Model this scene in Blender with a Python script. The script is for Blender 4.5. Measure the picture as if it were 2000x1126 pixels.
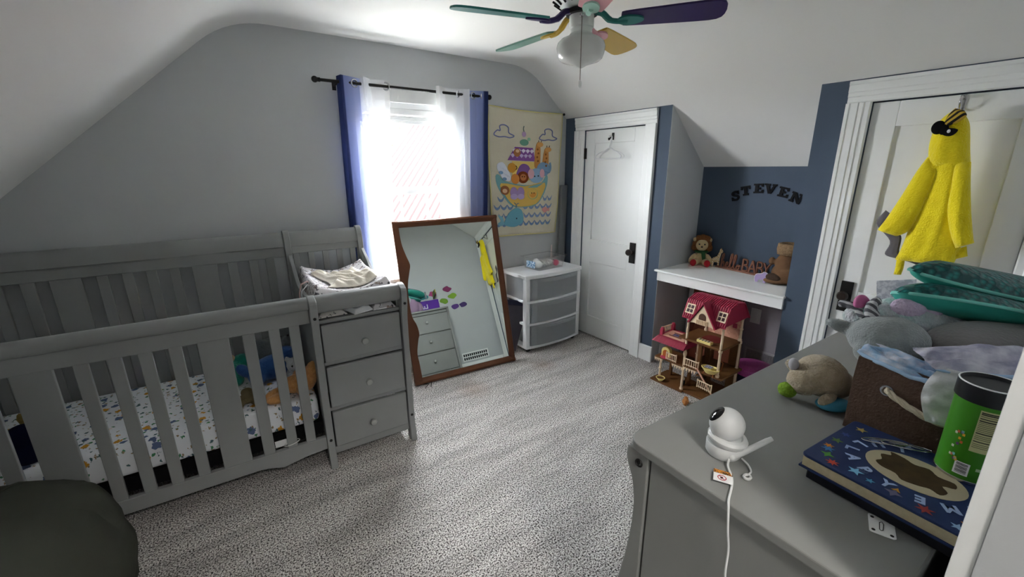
import bpy, math, random
from math import sin, cos, pi, radians, sqrt
from mathutils import Vector, Matrix, noise as mnoise
random.seed(7)
for o in list(bpy.data.objects): bpy.data.objects.remove(o)
SC = bpy.context.scene
COL = SC.collection

# ---------------------------------------------------------------- camera
H = 1.56
CAM = Vector((-2.8267, -3.0654, H))
YAW, PITCH, ROLL, FPX = .62393, .27606, .00637, 831.7
fwd = Vector((sin(YAW)*cos(PITCH), cos(YAW)*cos(PITCH), -sin(PITCH)))
right = Vector((cos(YAW), -sin(YAW), 0))
down = fwd.cross(right)
r2 = right*cos(ROLL) + down*sin(ROLL)
d2 = down*cos(ROLL) - right*sin(ROLL)
cd = bpy.data.cameras.new('camera'); cam = bpy.data.objects.new('camera', cd); COL.objects.link(cam)
cd.sensor_width = 36; cd.lens = FPX/2000*36; cd.clip_start = .02
cam.matrix_world = Matrix(((r2.x, -d2.x, -fwd.x, CAM.x), (r2.y, -d2.y, -fwd.y, CAM.y), (r2.z, -d2.z, -fwd.z, CAM.z), (0, 0, 0, 1)))
SC.camera = cam

# ---------------------------------------------------------------- world, daylight, exposure
SC.view_settings.view_transform = 'Standard'
SC.view_settings.look = 'None'
SC.view_settings.gamma = 1
SC.view_settings.exposure = 3.55
SC.cycles.use_denoising = True
SC.cycles.max_bounces = 12
SC.cycles.diffuse_bounces = 8
SC.cycles.transparent_max_bounces = 12
w = bpy.data.worlds.new('sky'); SC.world = w; w.use_nodes = True
bg = w.node_tree.nodes['Background']
bg.inputs[0].default_value = (.93, .97, 1, 1); bg.inputs[1].default_value = 5.6
def area(name, loc, rot, sx, sy, power, color=(1, 1, 1), portal=False):
    l = bpy.data.lights.new(name, 'AREA'); l.shape = 'RECTANGLE'; l.size = sx; l.size_y = sy; l.energy = power; l.color = color
    l.cycles.is_portal = portal
    o = bpy.data.objects.new(name, l); COL.objects.link(o); o.location = loc; o.rotation_euler = rot
    return o
area('window_portal', (-1.54, .17, 1.375), (radians(-90), 0, 0), .74, 1.27, 1, portal=True)

# ---------------------------------------------------------------- helpers: materials
def lin(hx):
    hx = hx.lstrip('#'); r = []
    for i in (0, 2, 4):
        c = int(hx[i:i+2], 16)/255
        r.append(c/12.92 if c <= .04045 else ((c+.055)/1.055)**2.4)
    return (*r, 1)
MATS = {}
def M(name, col, rough=.6, spec=.35, metal=0, var=None, bump=None, trans=0, alpha=1, ior=1.45, sheen=0, emit=0, coords='Object'):
    """var=(scale, hex2, contrast)  bump=(scale, strength)"""
    if name in MATS: return MATS[name]
    m = bpy.data.materials.new(name); m.use_nodes = True; nt = m.node_tree; n = nt.nodes; L = nt.links
    b = n['Principled BSDF']
    b.inputs['Base Color'].default_value = lin(col); b.inputs['Roughness'].default_value = rough
    b.inputs['Specular IOR Level'].default_value = spec; b.inputs['Metallic'].default_value = metal
    b.inputs['Transmission Weight'].default_value = trans; b.inputs['Alpha'].default_value = alpha; b.inputs['IOR'].default_value = ior
    if sheen: b.inputs['Sheen Weight'].default_value = sheen
    if var or bump:
        tc = n.new('ShaderNodeTexCoord')
    if var:
        t = n.new('ShaderNodeTexNoise'); t.inputs['Scale'].default_value = var[0]; t.inputs['Detail'].default_value = 4
        L.new(tc.outputs[coords], t.inputs['Vector'])
        r = n.new('ShaderNodeValToRGB'); c = var[2] if len(var) > 2 else .2
        r.color_ramp.elements[0].position = .5-c/2; r.color_ramp.elements[1].position = .5+c/2
        r.color_ramp.elements[0].color = lin(col); r.color_ramp.elements[1].color = lin(var[1])
        L.new(t.outputs['Fac'], r.inputs['Fac']); L.new(r.outputs['Color'], b.inputs['Base Color'])
    if bump:
        t = n.new('ShaderNodeTexNoise'); t.inputs['Scale'].default_value = bump[0]; t.inputs['Detail'].default_value = 3
        L.new(tc.outputs[coords], t.inputs['Vector'])
        bp = n.new('ShaderNodeBump'); bp.inputs['Strength'].default_value = bump[1]; bp.inputs['Distance'].default_value = bump[2] if len(bump) > 2 else .004
        L.new(t.outputs['Fac'], bp.inputs['Height']); L.new(bp.outputs['Normal'], b.inputs['Normal'])
    MATS[name] = m
    return m
def bsdf(m): return m.node_tree.nodes['Principled BSDF']

# ---------------------------------------------------------------- helpers: geometry
class B:
    def __init__(s): s.v = []; s.f = []
    def add(s, vs, fs, T=None):
        o = len(s.v)
        s.v += [tuple(T @ Vector(v)) for v in vs] if T is not None else [tuple(v) for v in vs]
        s.f += [tuple(i+o for i in f) for f in fs]; return s
    def box(s, x0, y0, z0, x1, y1, z1, T=None):
        return s.add([(x0,y0,z0),(x1,y0,z0),(x1,y1,z0),(x0,y1,z0),(x0,y0,z1),(x1,y0,z1),(x1,y1,z1),(x0,y1,z1)],
            [(0,3,2,1),(4,5,6,7),(0,1,5,4),(1,2,6,5),(2,3,7,6),(3,0,4,7)], T)
    def loops(s, rings, closed_ring=True, cap=True, T=None, wrap=False):
        n = len(rings[0]); vs = [p for r in rings for p in r]; fs = []
        k = n if closed_ring else n-1
        m = len(rings)
        for i in range(m if wrap else m-1):
            a = i*n; b = ((i+1) % m)*n
            for j in range(k): fs.append((a+j, a+(j+1) % n, b+(j+1) % n, b+j))
        if cap and not wrap and closed_ring:
            fs.append(tuple(range(n-1, -1, -1))); fs.append(tuple((m-1)*n+j for j in range(n)))
        return s.add(vs, fs, T)
    def lathe(s, prof, n=24, T=None, cap=True):
        return s.loops([[(r*cos(2*pi*j/n), r*sin(2*pi*j/n), z) for j in range(n)] for r, z in prof], cap=cap, T=T)
    def tube(s, pts, r, n=8, closed=False, T=None):
        pts = [Vector(p) for p in pts]; rings = []; up = None; m = len(pts)
        for i, p in enumerate(pts):
            a = pts[(i-1) % m] if (closed or i > 0) else p; c = pts[(i+1) % m] if (closed or i < m-1) else p
            t = (c-a).normalized()
            if up is None:
                up = Vector((0, 0, 1)) if abs(t.z) < .9 else Vector((1, 0, 0))
            x = t.cross(up).normalized() if t.cross(up).length > 1e-6 else Vector((1, 0, 0)); y = x.cross(t); up = y
            rr = r[i] if isinstance(r, (list, tuple)) else r
            rings.append([tuple(p + x*rr*cos(2*pi*j/n) + y*rr*sin(2*pi*j/n)) for j in range(n)])
        return s.loops(rings, T=T, wrap=closed)
    def prism(s, poly, d0, d1, axes='xz', T=None):
        def mk(p, d):
            if axes == 'xz': return (p[0], d, p[1])
            if axes == 'yz': return (d, p[0], p[1])
            return (p[0], p[1], d)
        n = len(poly); vs = [mk(p, d0) for p in poly] + [mk(p, d1) for p in poly]
        fs = [tuple(range(n)), tuple(range(2*n-1, n-1, -1))] + [(i, n+i, n+(i+1) % n, (i+1) % n) for i in range(n)]
        return s.add(vs, fs, T)
    def sphere(s, c, r, nu=16, nv=10, T=None):
        if not isinstance(r, (tuple, list)): r = (r, r, r)
        vs = [(c[0], c[1], c[2]-r[2])]
        for i in range(1, nv):
            a = -pi/2+pi*i/nv
            for j in range(nu): vs.append((c[0]+r[0]*cos(a)*cos(2*pi*j/nu), c[1]+r[1]*cos(a)*sin(2*pi*j/nu), c[2]+r[2]*sin(a)))
        vs.append((c[0], c[1], c[2]+r[2])); fs = []
        for j in range(nu): fs.append((0, 1+(j+1) % nu, 1+j))
        for i in range(nv-2):
            for j in range(nu): a = 1+i*nu; fs.append((a+j, a+(j+1) % nu, a+nu+(j+1) % nu, a+nu+j))
        t = len(vs)-1; a = 1+(nv-2)*nu
        for j in range(nu): fs.append((a+j, a+(j+1) % nu, t))
        return s.add(vs, fs, T)
    def grid(s, fn, nu, nv, T=None):
        vs = [fn(i/nu, j/nv) for j in range(nv+1) for i in range(nu+1)]
        fs = [(j*(nu+1)+i, j*(nu+1)+i+1, (j+1)*(nu+1)+i+1, (j+1)*(nu+1)+i) for j in range(nv) for i in range(nu)]
        return s.add(vs, fs, T)
    def mesh(s, name, smooth=None):
        me = bpy.data.meshes.new(name); me.from_pydata(s.v, [], s.f)
        import bmesh
        b = bmesh.new(); b.from_mesh(me); bmesh.ops.recalc_face_normals(b, faces=b.faces); b.to_mesh(me); b.free()
        if smooth is not None:
            me.polygons.foreach_set('use_smooth', [True]*len(me.polygons))
            if smooth < 180: me.set_sharp_from_angle(angle=radians(smooth))
        me.update(); return me
def RZ(a, loc=(0, 0, 0)): return Matrix.Translation(Vector(loc)) @ Matrix.Rotation(a, 4, 'Z')
def TF(loc=(0,0,0), rx=0, ry=0, rz=0, s=1):
    S = Matrix.Diagonal((*(s if isinstance(s, (tuple, list)) else (s, s, s)), 1))
    return Matrix.Translation(Vector(loc)) @ Matrix.Rotation(rz, 4, 'Z') @ Matrix.Rotation(ry, 4, 'Y') @ Matrix.Rotation(rx, 4, 'X') @ S
def tag(o, label=None, cat=None, group=None, kind=None):
    if label: o['label'] = label
    if cat: o['category'] = cat
    if group: o['group'] = group
    if kind: o['kind'] = kind
    return o
def ob(name, b, mat, parent=None, label=None, cat=None, group=None, kind=None, smooth=None, bevel=0, loc=None, rot=None, solid=0, sub=0, seg=2):
    me = b if isinstance(b, bpy.types.Mesh) else b.mesh(name, smooth)
    if isinstance(mat, (list, tuple)):
        if not me.materials:
            for m in mat: me.materials.append(m)
    elif not me.materials: me.materials.append(mat)
    o = bpy.data.objects.new(name, me); COL.objects.link(o)
    if parent: o.parent = parent
    if loc: o.location = loc
    if rot: o.rotation_euler = rot
    if solid:
        m = o.modifiers.new('solid', 'SOLIDIFY'); m.thickness = solid; m.offset = 0
    if bevel:
        m = o.modifiers.new('bevel', 'BEVEL'); m.width = bevel; m.segments = seg; m.limit_method = 'ANGLE'; m.angle_limit = radians(35)
    if sub:
        m = o.modifiers.new('sub', 'SUBSURF'); m.levels = sub; m.render_levels = sub
    return tag(o, label, cat, group, kind)
def empty(name, loc=(0,0,0), rz=0, label=None, cat=None, group=None, kind=None, parent=None, rot=None):
    o = bpy.data.objects.new(name, None); COL.objects.link(o); o.location = loc; o.rotation_euler = rot or (0, 0, rz); o.empty_display_size = .1
    if parent: o.parent = parent
    return tag(o, label, cat, group, kind)
def struct(name, b, mat, **k): return ob(name, b, mat, kind='structure', **k)
def bx(*a): return B().box(*a)
def plush(name, parts, mat, parent=None, voxel=.006, fuzz=.0, it=6, **k):
    """one continuous soft body: ellipsoids (centre, radii[, rx, ry, rz]) melted together"""
    b = B()
    for p in parts:
        T = TF(p[0], *(p[2:5] if len(p) > 2 else ()))
        b.sphere((0, 0, 0), p[1], 20, 14, T)
    o = ob(name, b, mat, parent, smooth=180, **k)
    m = o.modifiers.new('melt', 'REMESH'); m.mode = 'VOXEL'; m.voxel_size = voxel; m.use_smooth_shade = True
    m = o.modifiers.new('smooth', 'SMOOTH'); m.iterations = it; m.factor = .5
    if fuzz:
        t = bpy.data.textures.get('fuzz') or bpy.data.textures.new('fuzz', 'CLOUDS'); t.noise_scale = .012
        m = o.modifiers.new('fuzz', 'DISPLACE'); m.texture = t; m.strength = fuzz; m.mid_level = .5; m.texture_coords = 'GLOBAL'
    return o
def arcpts(c, r, a0, a1, n, axes='xz', d=0):
    out = []
    for i in range(n+1):
        a = a0+(a1-a0)*i/n; p = (c[0]+r*cos(a), c[1]+r*sin(a))
        out.append((p[0], d, p[1]) if axes == 'xz' else (d, p[0], p[1]) if axes == 'yz' else (p[0], p[1], d))
    return out
def smoothpoly(pts, n=4, closed=True):
    """Catmull-Rom through 2D or 3D points"""
    m = len(pts); out = []; D = len(pts[0])
    for i in range(m if closed else m-1):
        p = [pts[(i+k-1) % m] if closed else pts[min(max(i+k-1, 0), m-1)] for k in range(4)]
        for q in range(n):
            t = q/n
            out.append(tuple(.5*((2*p[1][d])+(-p[0][d]+p[2][d])*t+(2*p[0][d]-5*p[1][d]+4*p[2][d]-p[3][d])*t*t+(-p[0][d]+3*p[1][d]-3*p[2][d]+p[3][d])*t**3) for d in range(D)))
    if not closed: out.append(tuple(pts[-1]))
    return out
# ================================================================ the room shell
ZC = 2.36; SL = .885; XR = -.427; XL = -2.536; XK = -4.10; ZK = ZC-SL*(XL-XK); ZW = ZC+XR*SL  # wall top at x=0
XA = .48; ZA = ZW-SL*XA; YN = -3.063; TH = .12
m_wall = M('grey_paint', '#c2c5c7', .75, .2, var=(3, '#bec1c3', .6), bump=(260, .12, .002))
m_ceil = M('ceiling_paint', '#e6e6e4', .8, .2, bump=(240, .12, .002))
m_blue = M('slate_blue_paint', '#4d5a6b', .65, .25, var=(2, '#495566', .6), bump=(260, .1, .002))
m_white = M('white_trim_paint', '#eef0ef', .38, .4, bump=(60, .05, .002))
m_mauve = M('alcove_grey_paint', '#a9a3aa', .75, .2, bump=(260, .1, .002))
# carpet: speckled loops, with brushed strokes
m_carpet = M('speckled_carpet', '#8f8a87', .95, .05)
def carpet():
    nt = m_carpet.node_tree; n = nt.nodes; L = nt.links; b = bsdf(m_carpet)
    tc = n.new('ShaderNodeTexCoord')
    a = n.new('ShaderNodeTexNoise'); a.inputs['Scale'].default_value = 150; a.inputs['Detail'].default_value = 2; a.inputs['Roughness'].default_value = .7
    r = n.new('ShaderNodeValToRGB'); e = r.color_ramp.elements
    e[0].position = .37; e[0].color = lin('#1e1a1a'); e[1].position = .57; e[1].color = lin('#f6f3f0')
    x = r.color_ramp.elements.new(.44); x.color = lin('#807b79'); x = r.color_ramp.elements.new(.49); x.color = lin('#c0bbb7')
    L.new(tc.outputs['Object'], a.inputs['Vector']); L.new(a.outputs['Fac'], r.inputs['Fac'])
    # brushed pile strokes
    mp = n.new('ShaderNodeMapping'); mp.inputs['Rotation'].default_value = (0, 0, -.95); mp.inputs['Scale'].default_value = (1.1, 5.5, 1)
    s = n.new('ShaderNodeTexNoise'); s.inputs['Scale'].default_value = 1.6; s.inputs['Detail'].default_value = 3; s.inputs['Distortion'].default_value = .7
    L.new(tc.outputs['Object'], mp.inputs['Vector']); L.new(mp.outputs['Vector'], s.inputs['Vector'])
    mr = n.new('ShaderNodeMapRange'); mr.inputs['From Min'].default_value = .35; mr.inputs['From Max'].default_value = .65
    mr.inputs['To Min'].default_value = .80; mr.inputs['To Max'].default_value = 1.12
    L.new(s.outputs['Fac'], mr.inputs['Value'])
    mx = n.new('ShaderNodeMix'); mx.data_type = 'RGBA'; mx.blend_type = 'MULTIPLY'; mx.inputs['Factor'].default_value = 1
    L.new(r.outputs['Color'], mx.inputs['A'])
    L.new(mr.outputs['Result'], mx.inputs['B'])
    # two faint rust stains
    prev = mx.outputs['Result']
    for (sx, sy, sr) in ((-1.42, -.62, .16), (-.75, -.62, .13)):
        vm = n.new('ShaderNodeVectorMath'); vm.operation = 'DISTANCE'; vm.inputs[1].default_value = (sx, sy, 0)
        L.new(tc.outputs['Object'], vm.inputs[0])
        m2 = n.new('ShaderNodeMapRange'); m2.inputs['From Min'].default_value = sr; m2.inputs['From Max'].default_value = .02
        m2.inputs['To Min'].default_value = 0; m2.inputs['To Max'].default_value = .55
        L.new(vm.outputs['Value'], m2.inputs['Value'])
        m3 = n.new('ShaderNodeMath'); m3.operation = 'MULTIPLY'; L.new(m2.outputs['Result'], m3.inputs[0]); L.new(a.outputs['Fac'], m3.inputs[1])
        mm = n.new('ShaderNodeMix'); mm.data_type = 'RGBA'; mm.inputs['B'].default_value = lin('#9a7048')
        L.new(m3.outputs['Value'], mm.inputs['Factor']); L.new(prev, mm.inputs['A']); prev = mm.outputs['Result']
    L.new(prev, b.inputs['Base Color'])
    bp = n.new('ShaderNodeBump'); bp.inputs['Strength'].default_value = .9; bp.inputs['Distance'].default_value = .008
    L.new(a.outputs['Fac'], bp.inputs['Height']); L.new(bp.outputs['Normal'], b.inputs['Normal'])
carpet()
struct('floor', bx(XK-.1, -4.6, -.1, XA+.1, .12, 0), m_carpet)

# ceiling: flat in the middle, coved into two slopes, one solid shell
def ceil_profile():
    p = []
    def fillet(c, d0, d1, r=.20, n=8):
        c = Vector(c); d0 = Vector(d0).normalized(); d1 = Vector(d1).normalized()
        a = c-d0*r; e = c+d1*r
        for i in range(n+1):
            t = i/n; p.append(tuple(a*(1-t)**2+c*2*t*(1-t)+e*t*t))
    sl = Vector((1, SL)).normalized(); sr = Vector((1, -SL)).normalized()
    p.append((XK-.1, ZK-.1*SL)); fillet((XL, ZC), sl, (1, 0)); fillet((XR, ZC), (1, 0), sr); p.append((XA+.1, ZA-.1*SL))
    return p
cp = ceil_profile()
bc = B()
rings = []
for y in (YN-.02, .0):
    rings.append([(x, y, z) for x, z in cp] + [(x, y, z+.12) for x, z in reversed(cp)])
bc.loops(rings)
struct('ceiling', bc, m_ceil, smooth=50)

# window wall with its opening
WX0, WX1, WZ0, WZ1 = -1.90, -1.17, .75, 2.0
b = B()
b.box(XK-.1, 0, 0, WX0, TH, ZC+.1).box(WX1, 0, 0, XA+.1, TH, ZC+.1).box(WX0, 0, 0, WX1, TH, WZ0).box(WX0, 0, WZ1, WX1, TH, ZC+.1)
struct('wall_window', b, m_wall)
# near wall with the doorway the photograph is taken from
DX0, DX1, DZ = -2.97, CAM.x+.72, 1.88
b = B()
b.box(XK-.1, YN-TH, 0, DX0, YN, ZC+.1).box(DX1, YN-TH, 0, XA+.1, YN, ZC+.1).box(DX0, YN-TH, DZ, DX1, YN, ZC+.1)
struct('wall_near', b, m_wall)
# left knee wall
struct('wall_left', bx(XK-.1, YN, 0, XK, 0, ZK+.02), m_wall)
# right knee wall: grey corner, blue strips either side of the doors, alcove
CY0, CY1 = -.883, -.244      # closet door opening (y)
AY0, AY1 = -2.013, -1.100        # alcove opening
BY0, BY1 = -2.880, -2.253        # second door opening
DT = 1.868
b = B()
T2 = .10
def seg(y0, y1, z0=0, z1=ZW+.04): b.box(0, y0, z0, T2, y1, z1)
seg(CY1, 0); seg(CY0, CY1, DT); seg(AY1, CY0); seg(BY1, AY0); seg(BY0, BY1, DT); seg(YN, BY0)
struct('wall_right', b, m_blue)
# alcove shell
b = B(); b.box(XA, AY0-.1, .775, XA+.1, AY1+.1, ZA+.05)
struct('wall_alcove_back', b, m_blue)
b = B(); b.box(XA, AY0-.1, 0, XA+.1, AY1+.1, .775)
struct('wall_alcove_lower', b, m_mauve)
b = B(); b.prism([(T2, 0), (XA, 0), (XA, ZA+.04), (T2, ZW-T2*SL+.04)], AY1, AY1+.1, 'xz')
b.prism([(.0005, 0), (T2+.001, 0), (T2+.001, ZW+.02-T2*SL), (.0005, ZW+.02)], AY1-.002, AY1+.0, 'xz')
struct('wall_alcove_left', b, m_wall)
b = B(); b.prism([(T2, 0), (XA, 0), (XA, ZA+.04), (T2, ZW-T2*SL+.04)], AY0-.1, AY0, 'xz')
struct('wall_alcove_right', b, m_wall)
# closets behind the doors are closed off
struct('wall_closet_back', bx(T2+.02, CY0-.02, 0, T2+.06, CY1+.02, DT), m_wall)
struct('wall_second_closet_back', bx(T2+.02, BY0-.02, 0, T2+.06, BY1+.02, DT), m_wall)
# landing behind the doorway
b = B(); b.box(XK-.1, -4.7, 0, XA+.1, -4.6, ZC+.1); b.box(XK-.2, -4.7, 0, XK-.1, YN-TH, ZC+.1); b.box(XA+.1, -4.7, 0, XA+.2, YN-TH, ZC+.1)
struct('wall_landing', b, m_wall)
struct('ceiling_landing', bx(XK-.2, -4.7, ZC+.1, XA+.2, YN, ZC+.2), m_ceil)

# doorway casing (room side), moulded edge
def casing_profile_strip(name, pts, w, depth_dir, parent=None): pass
prof = [(0, 0), (.0, .0195), (.014, .0205), (.018, .0165), (.03, .0165), (.034, .0145), (.078, .0145), (.082, .0185), (.10, .0185), (.105, .012), (.105, 0)]
b = B()
for x, s in ((DX1, 1), (DX0, -1)):
    b.loops([[(x+s*px, YN+py, z) for px, py in prof] for z in (0, DZ+.105)])
b.loops([[(x, YN+py, DZ+px) for px, py in prof] for x in (DX0, DX1)])
struct('trim_1', b, m_white, smooth=30)
b = B(); b.box(DX1-.002, YN-TH, 0, DX1+.001, YN-.001, DZ)
b.box(DX0-.001, YN-TH, 0, DX0+.002, YN-.001, DZ)
struct('trim_2', b, m_wall)
# baseboards
def baseboard(name, x0, y0, x1, y1):
    return struct(name, bx(x0, y0, 0, x1, y1, .135), m_white, bevel=.004)
baseboard('baseboard_window', XK, -.018, 0, 0)
baseboard('baseboard_left', XK, YN, XK+.018, -.018)
baseboard('baseboard_right_corner', -.018, -.10, 0, -.018)
baseboard('baseboard_right', -.018, AY1-.012, 0, CY0-.10)
baseboard('baseboard_right_alcove', T2, AY1-.014, XA, AY1-.0025)
baseboard('baseboard_right_strip', -.018, -2.145, 0, AY0)
baseboard('baseboard_near', DX1+.105, YN, -.018, YN+.016)
baseboard('baseboard_right_near', -.018, YN+.016, 0, BY0-.10)

# ---------------------------------------------------------------- panel doors with moulded casing
m_black = M('black_iron', '#161413', .45, .4)
m_chrome = M('polished_metal', '#c9c9c9', .22, .5, 1)
def door(name, y0, y1, hinge_high, panels, knob_y, knob_z, label=None):
    root = empty(name, (0, 0, 0)); root['kind'] = 'structure'
    z1 = DT-.006
    f = .024   # slab face sits just behind the wall face
    b = B()
    xs = .012
    ys = [y0+.0015, y1-.0015]
    st = .105
    # stiles and rails round the sunk panels
    b.box(xs, ys[0], .012, xs+.035, ys[0]+st, z1); b.box(xs, ys[1]-st, .012, xs+.035, ys[1], z1)
    zs = [.012] + [z for p in panels for z in p] + [z1]
    for i in range(0, len(zs), 2): b.box(xs, ys[0]+st, zs[i], xs+.035, ys[1]-st, zs[i+1])
    ob('slab', b, m_white, root, bevel=.003)
    for (a, c) in panels:
        pb = B()
        i0, i1 = ys[0]+st, ys[1]-st
        pb.box(xs+.014, i0-.002, a-.002, xs+.024, i1+.002, c+.002)
        ob('panel', pb, m_white, root)
    # casing
    b = B()
    pr = [(0, 0), (0, -.008), (.006, -.014), (.028, -.014), (.032, -.019), (.05, -.019), (.054, -.023), (.086, -.023), (.09, -.027), (.105, -.027), (.105, 0)]
    for y, s in ((y0, -1), (y1, 1)):
        b.loops([[(px2, y+s*py2, z) for py2, px2 in pr] for z in (0, DT+.0)])
    b.loops([[(px2, y, DT+py2) for py2, px2 in pr] for y in (y0-.105, y1+.105)])
    ob('casing', b, m_white, root, smooth=30)
    # knob with its plate
    k = empty('knob_set', (0, knob_y, knob_z), parent=root)
    return root, k
def knob(root, y, z, r=.027):
    b = B(); b.box(.002, y-.028, z-.085, .0125, y+.028, z+.085)
    p = ob('lock_plate', b, m_black, root, bevel=.002)
    T = TF((.006, y, z+.01), ry=-pi/2)
    b = B(); b.lathe([(.011, 0), (.011, .028), (r*.8, .034), (r, .043), (r, .052), (r*.75, .062), (0.001, .065)], 20, T)
    ob('knob', b, M('brown_knob', '#2c211d', .3, .5), p, smooth=40)
d1, k = door('door_1', CY0, CY1, 1, [(.20, .72), (.93, 1.755)], 0, 0); bpy.data.objects.remove(k)
knob(d1, CY0+.05, .875)
b = B(); b.box(-.004, CY1-.02, 1.63, .011, CY1+.012, 1.72); ob('hinge', b, m_black, d1)
d2_, k = door('door_2', BY0, BY1, 1, [(.20, .72), (.895, 1.745)], 0, 0); bpy.data.objects.remove(k)
knob(d2_, BY1-.055, .86)
# ceiling lamp on the landing
ll = empty('landing_ceiling_lamp', (-2.55, -4.0, ZC+.1), label='flush white ceiling lamp on the landing behind the doorway', cat='ceiling lamp')
ob('base', B().lathe([(.16, 0), (.16, -.03), (.15, -.035)], 24), m_white, ll, smooth=40)
lm_ = bpy.data.materials.new('lamp_glow'); lm_.use_nodes = True
bsdf(lm_).inputs['Emission Color'].default_value = (1, .95, .88, 1); bsdf(lm_).inputs['Emission Strength'].default_value = 12
ob('diffuser', B().lathe([(.15, -.035), (.145, -.06), (.11, -.085), (.05, -.10), (.001, -.103)], 24), lm_, ll, smooth=60)
# ================================================================ window
m_vinyl = M('white_vinyl', '#f2f4f4', .35, .45)
m_glass = M('window_glass', '#ffffff', 0, .3, trans=1, ior=1.0, alpha=.12)
win = empty('window_1'); win['kind'] = 'structure'
b = B()
for x0, x1 in ((WX0-.09, WX0), (WX1, WX1+.09)): b.box(x0, -.02, WZ0-.09, x1, 0, WZ1+.09)
b.box(WX0, -.02, WZ1, WX1, 0, WZ1+.09); b.box(WX0, -.02, WZ0-.09, WX1, 0, WZ0)
ob('window_casing', b, m_white, win, bevel=.004)
ob('window_sill', bx(WX0-.11, -.045, WZ0-.012, WX1+.11, 0, WZ0+.012), m_white, win, bevel=.004)
b = B()
b.box(WX0, 0, WZ0, WX0+.035, TH, WZ1).box(WX1-.035, 0, WZ0, WX1, TH, WZ1).box(WX0, 0, WZ1-.035, WX1, TH, WZ1).box(WX0, 0, WZ0, WX1, TH, WZ0+.03)
ob('window_frame', b, m_vinyl, win)
ZM = 1.39
def sash(name, y0, y1, z0, z1, bars):
    b = B(); x0, x1 = WX0+.035, WX1-.035; f = .045
    b.box(x0, y0, z0, x0+f, y1, z1).box(x1-f, y0, z0, x1, y1, z1).box(x0+f, y0, z0, x1-f, y1, z0+f).box(x0+f, y0, z1-f, x1-f, y1, z1)
    s = ob(name, b, m_vinyl, win, bevel=.003)
    ob('pane', bx(x0+f, (y0+y1)/2-.002, z0+f, x1-f, (y0+y1)/2+.002, z1-f), m_glass, s)
    for t in bars:
        xx = x0+(x1-x0)*t; ob('grille_bar', bx(xx-.007, (y0+y1)/2-.008, z0+f, xx+.007, (y0+y1)/2+.008, z1-f), m_vinyl, s)
    return s
sash('upper_sash', .055, .085, ZM-.01, WZ1-.03, [])
s = sash('lower_sash', .022, .052, WZ0+.03, ZM+.03, [.40, .71])
for t in (.3, .7):
    xx = WX0+(WX1-WX0)*t; ob('sash_lock', bx(xx-.022, .008, ZM+.022, xx+.022, .024, ZM+.036), m_vinyl, s, bevel=.003)
# raised blind gathered under the window head
bl = empty('raised_blind', (0, 0, 0), label='white slatted blind drawn up to the window head', cat='blind')
ob('headrail', bx(WX0+.04, .0, WZ1-.075, WX1-.04, .05, WZ1-.036), m_vinyl, bl, bevel=.003)
for i in range(7): ob('slat', bx(WX0+.042, .0015, WZ1-.083-.0045*i-.0025, WX1-.042, .048, WZ1-.083-.0045*i), m_vinyl, bl)
ob('bottom_rail', bx(WX0+.042, .002, WZ1-.135, WX1-.042, .046, WZ1-.115), m_vinyl, bl, bevel=.003)

# ---------------------------------------------------------------- outside: neighbouring metal roof, tree, ground
m_roof = M('pink_metal_roof', '#412424', .6, .1)
m_siding = M('pale_siding', '#d8d6d0', .7)
nb = empty('neighbour_house', (0, 0, 0), label='neighbouring house with a ribbed pinkish metal roof outside the window', cat='house')
Bp = Vector((.681, 5.0, 2.403)); a = radians(-52); rd = Vector((cos(a), sin(a), 0)); sd = Vector((sin(a), -cos(a), 0))
dn = sd*cos(.6)+Vector((0, 0, -sin(.6))); nn = rd.cross(dn).normalized()
if nn.z < 0: nn = -nn
nr = 66; rings = []
prof2 = []
for i in range(nr):
    x = i*.11; prof2 += [(x, 0), (x+.06, 0), (x+.073, .025), (x+.097, .025)]
rings = [[tuple(Bp+rd*x+nn*hh+dn*d) for x, hh in prof2] for d in (0, 3.7)]
b = B(); b.loops(rings, closed_ring=False, cap=False)
ob('roof', b, m_roof, nb, solid=.02)
ob('ridge_cap', B().tube([Bp+Vector((0, 0, .03)), Bp+rd*nr*.11+Vector((0, 0, .03))], .07, 8), M('pink_ridge', '#3a1a1e', .5), nb)
e0 = Bp+dn*3.6; e1 = e0+rd*nr*.11; bk = Bp*2-e0; bk.z = e0.z
b = B(); b.add([e0, e1, (e1.x, e1.y, -3), (e0.x, e0.y, -3)], [(0, 1, 2, 3)]); b.add([e0, Bp, bk, (bk.x, bk.y, -3), (e0.x, e0.y, -3)], [(0, 1, 2, 3, 4)])
ob('wall', b, m_siding, nb, solid=.05)
ob('far_roof_slope', B().add([Bp, Bp+rd*nr*.11, bk+rd*nr*.11, bk], [(0, 1, 2, 3)]), m_roof, nb, solid=.03)
gl = B().grid(lambda u, v: (-40+80*u, .6+60*v, -3), 4, 4)
struct('ground_outside', gl, M('grey_ground', '#8d8a84', .9, .1, var=(2, '#9a968f', .5)))  # ground coloured neutral grey to keep green bounce off the ceiling
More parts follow.
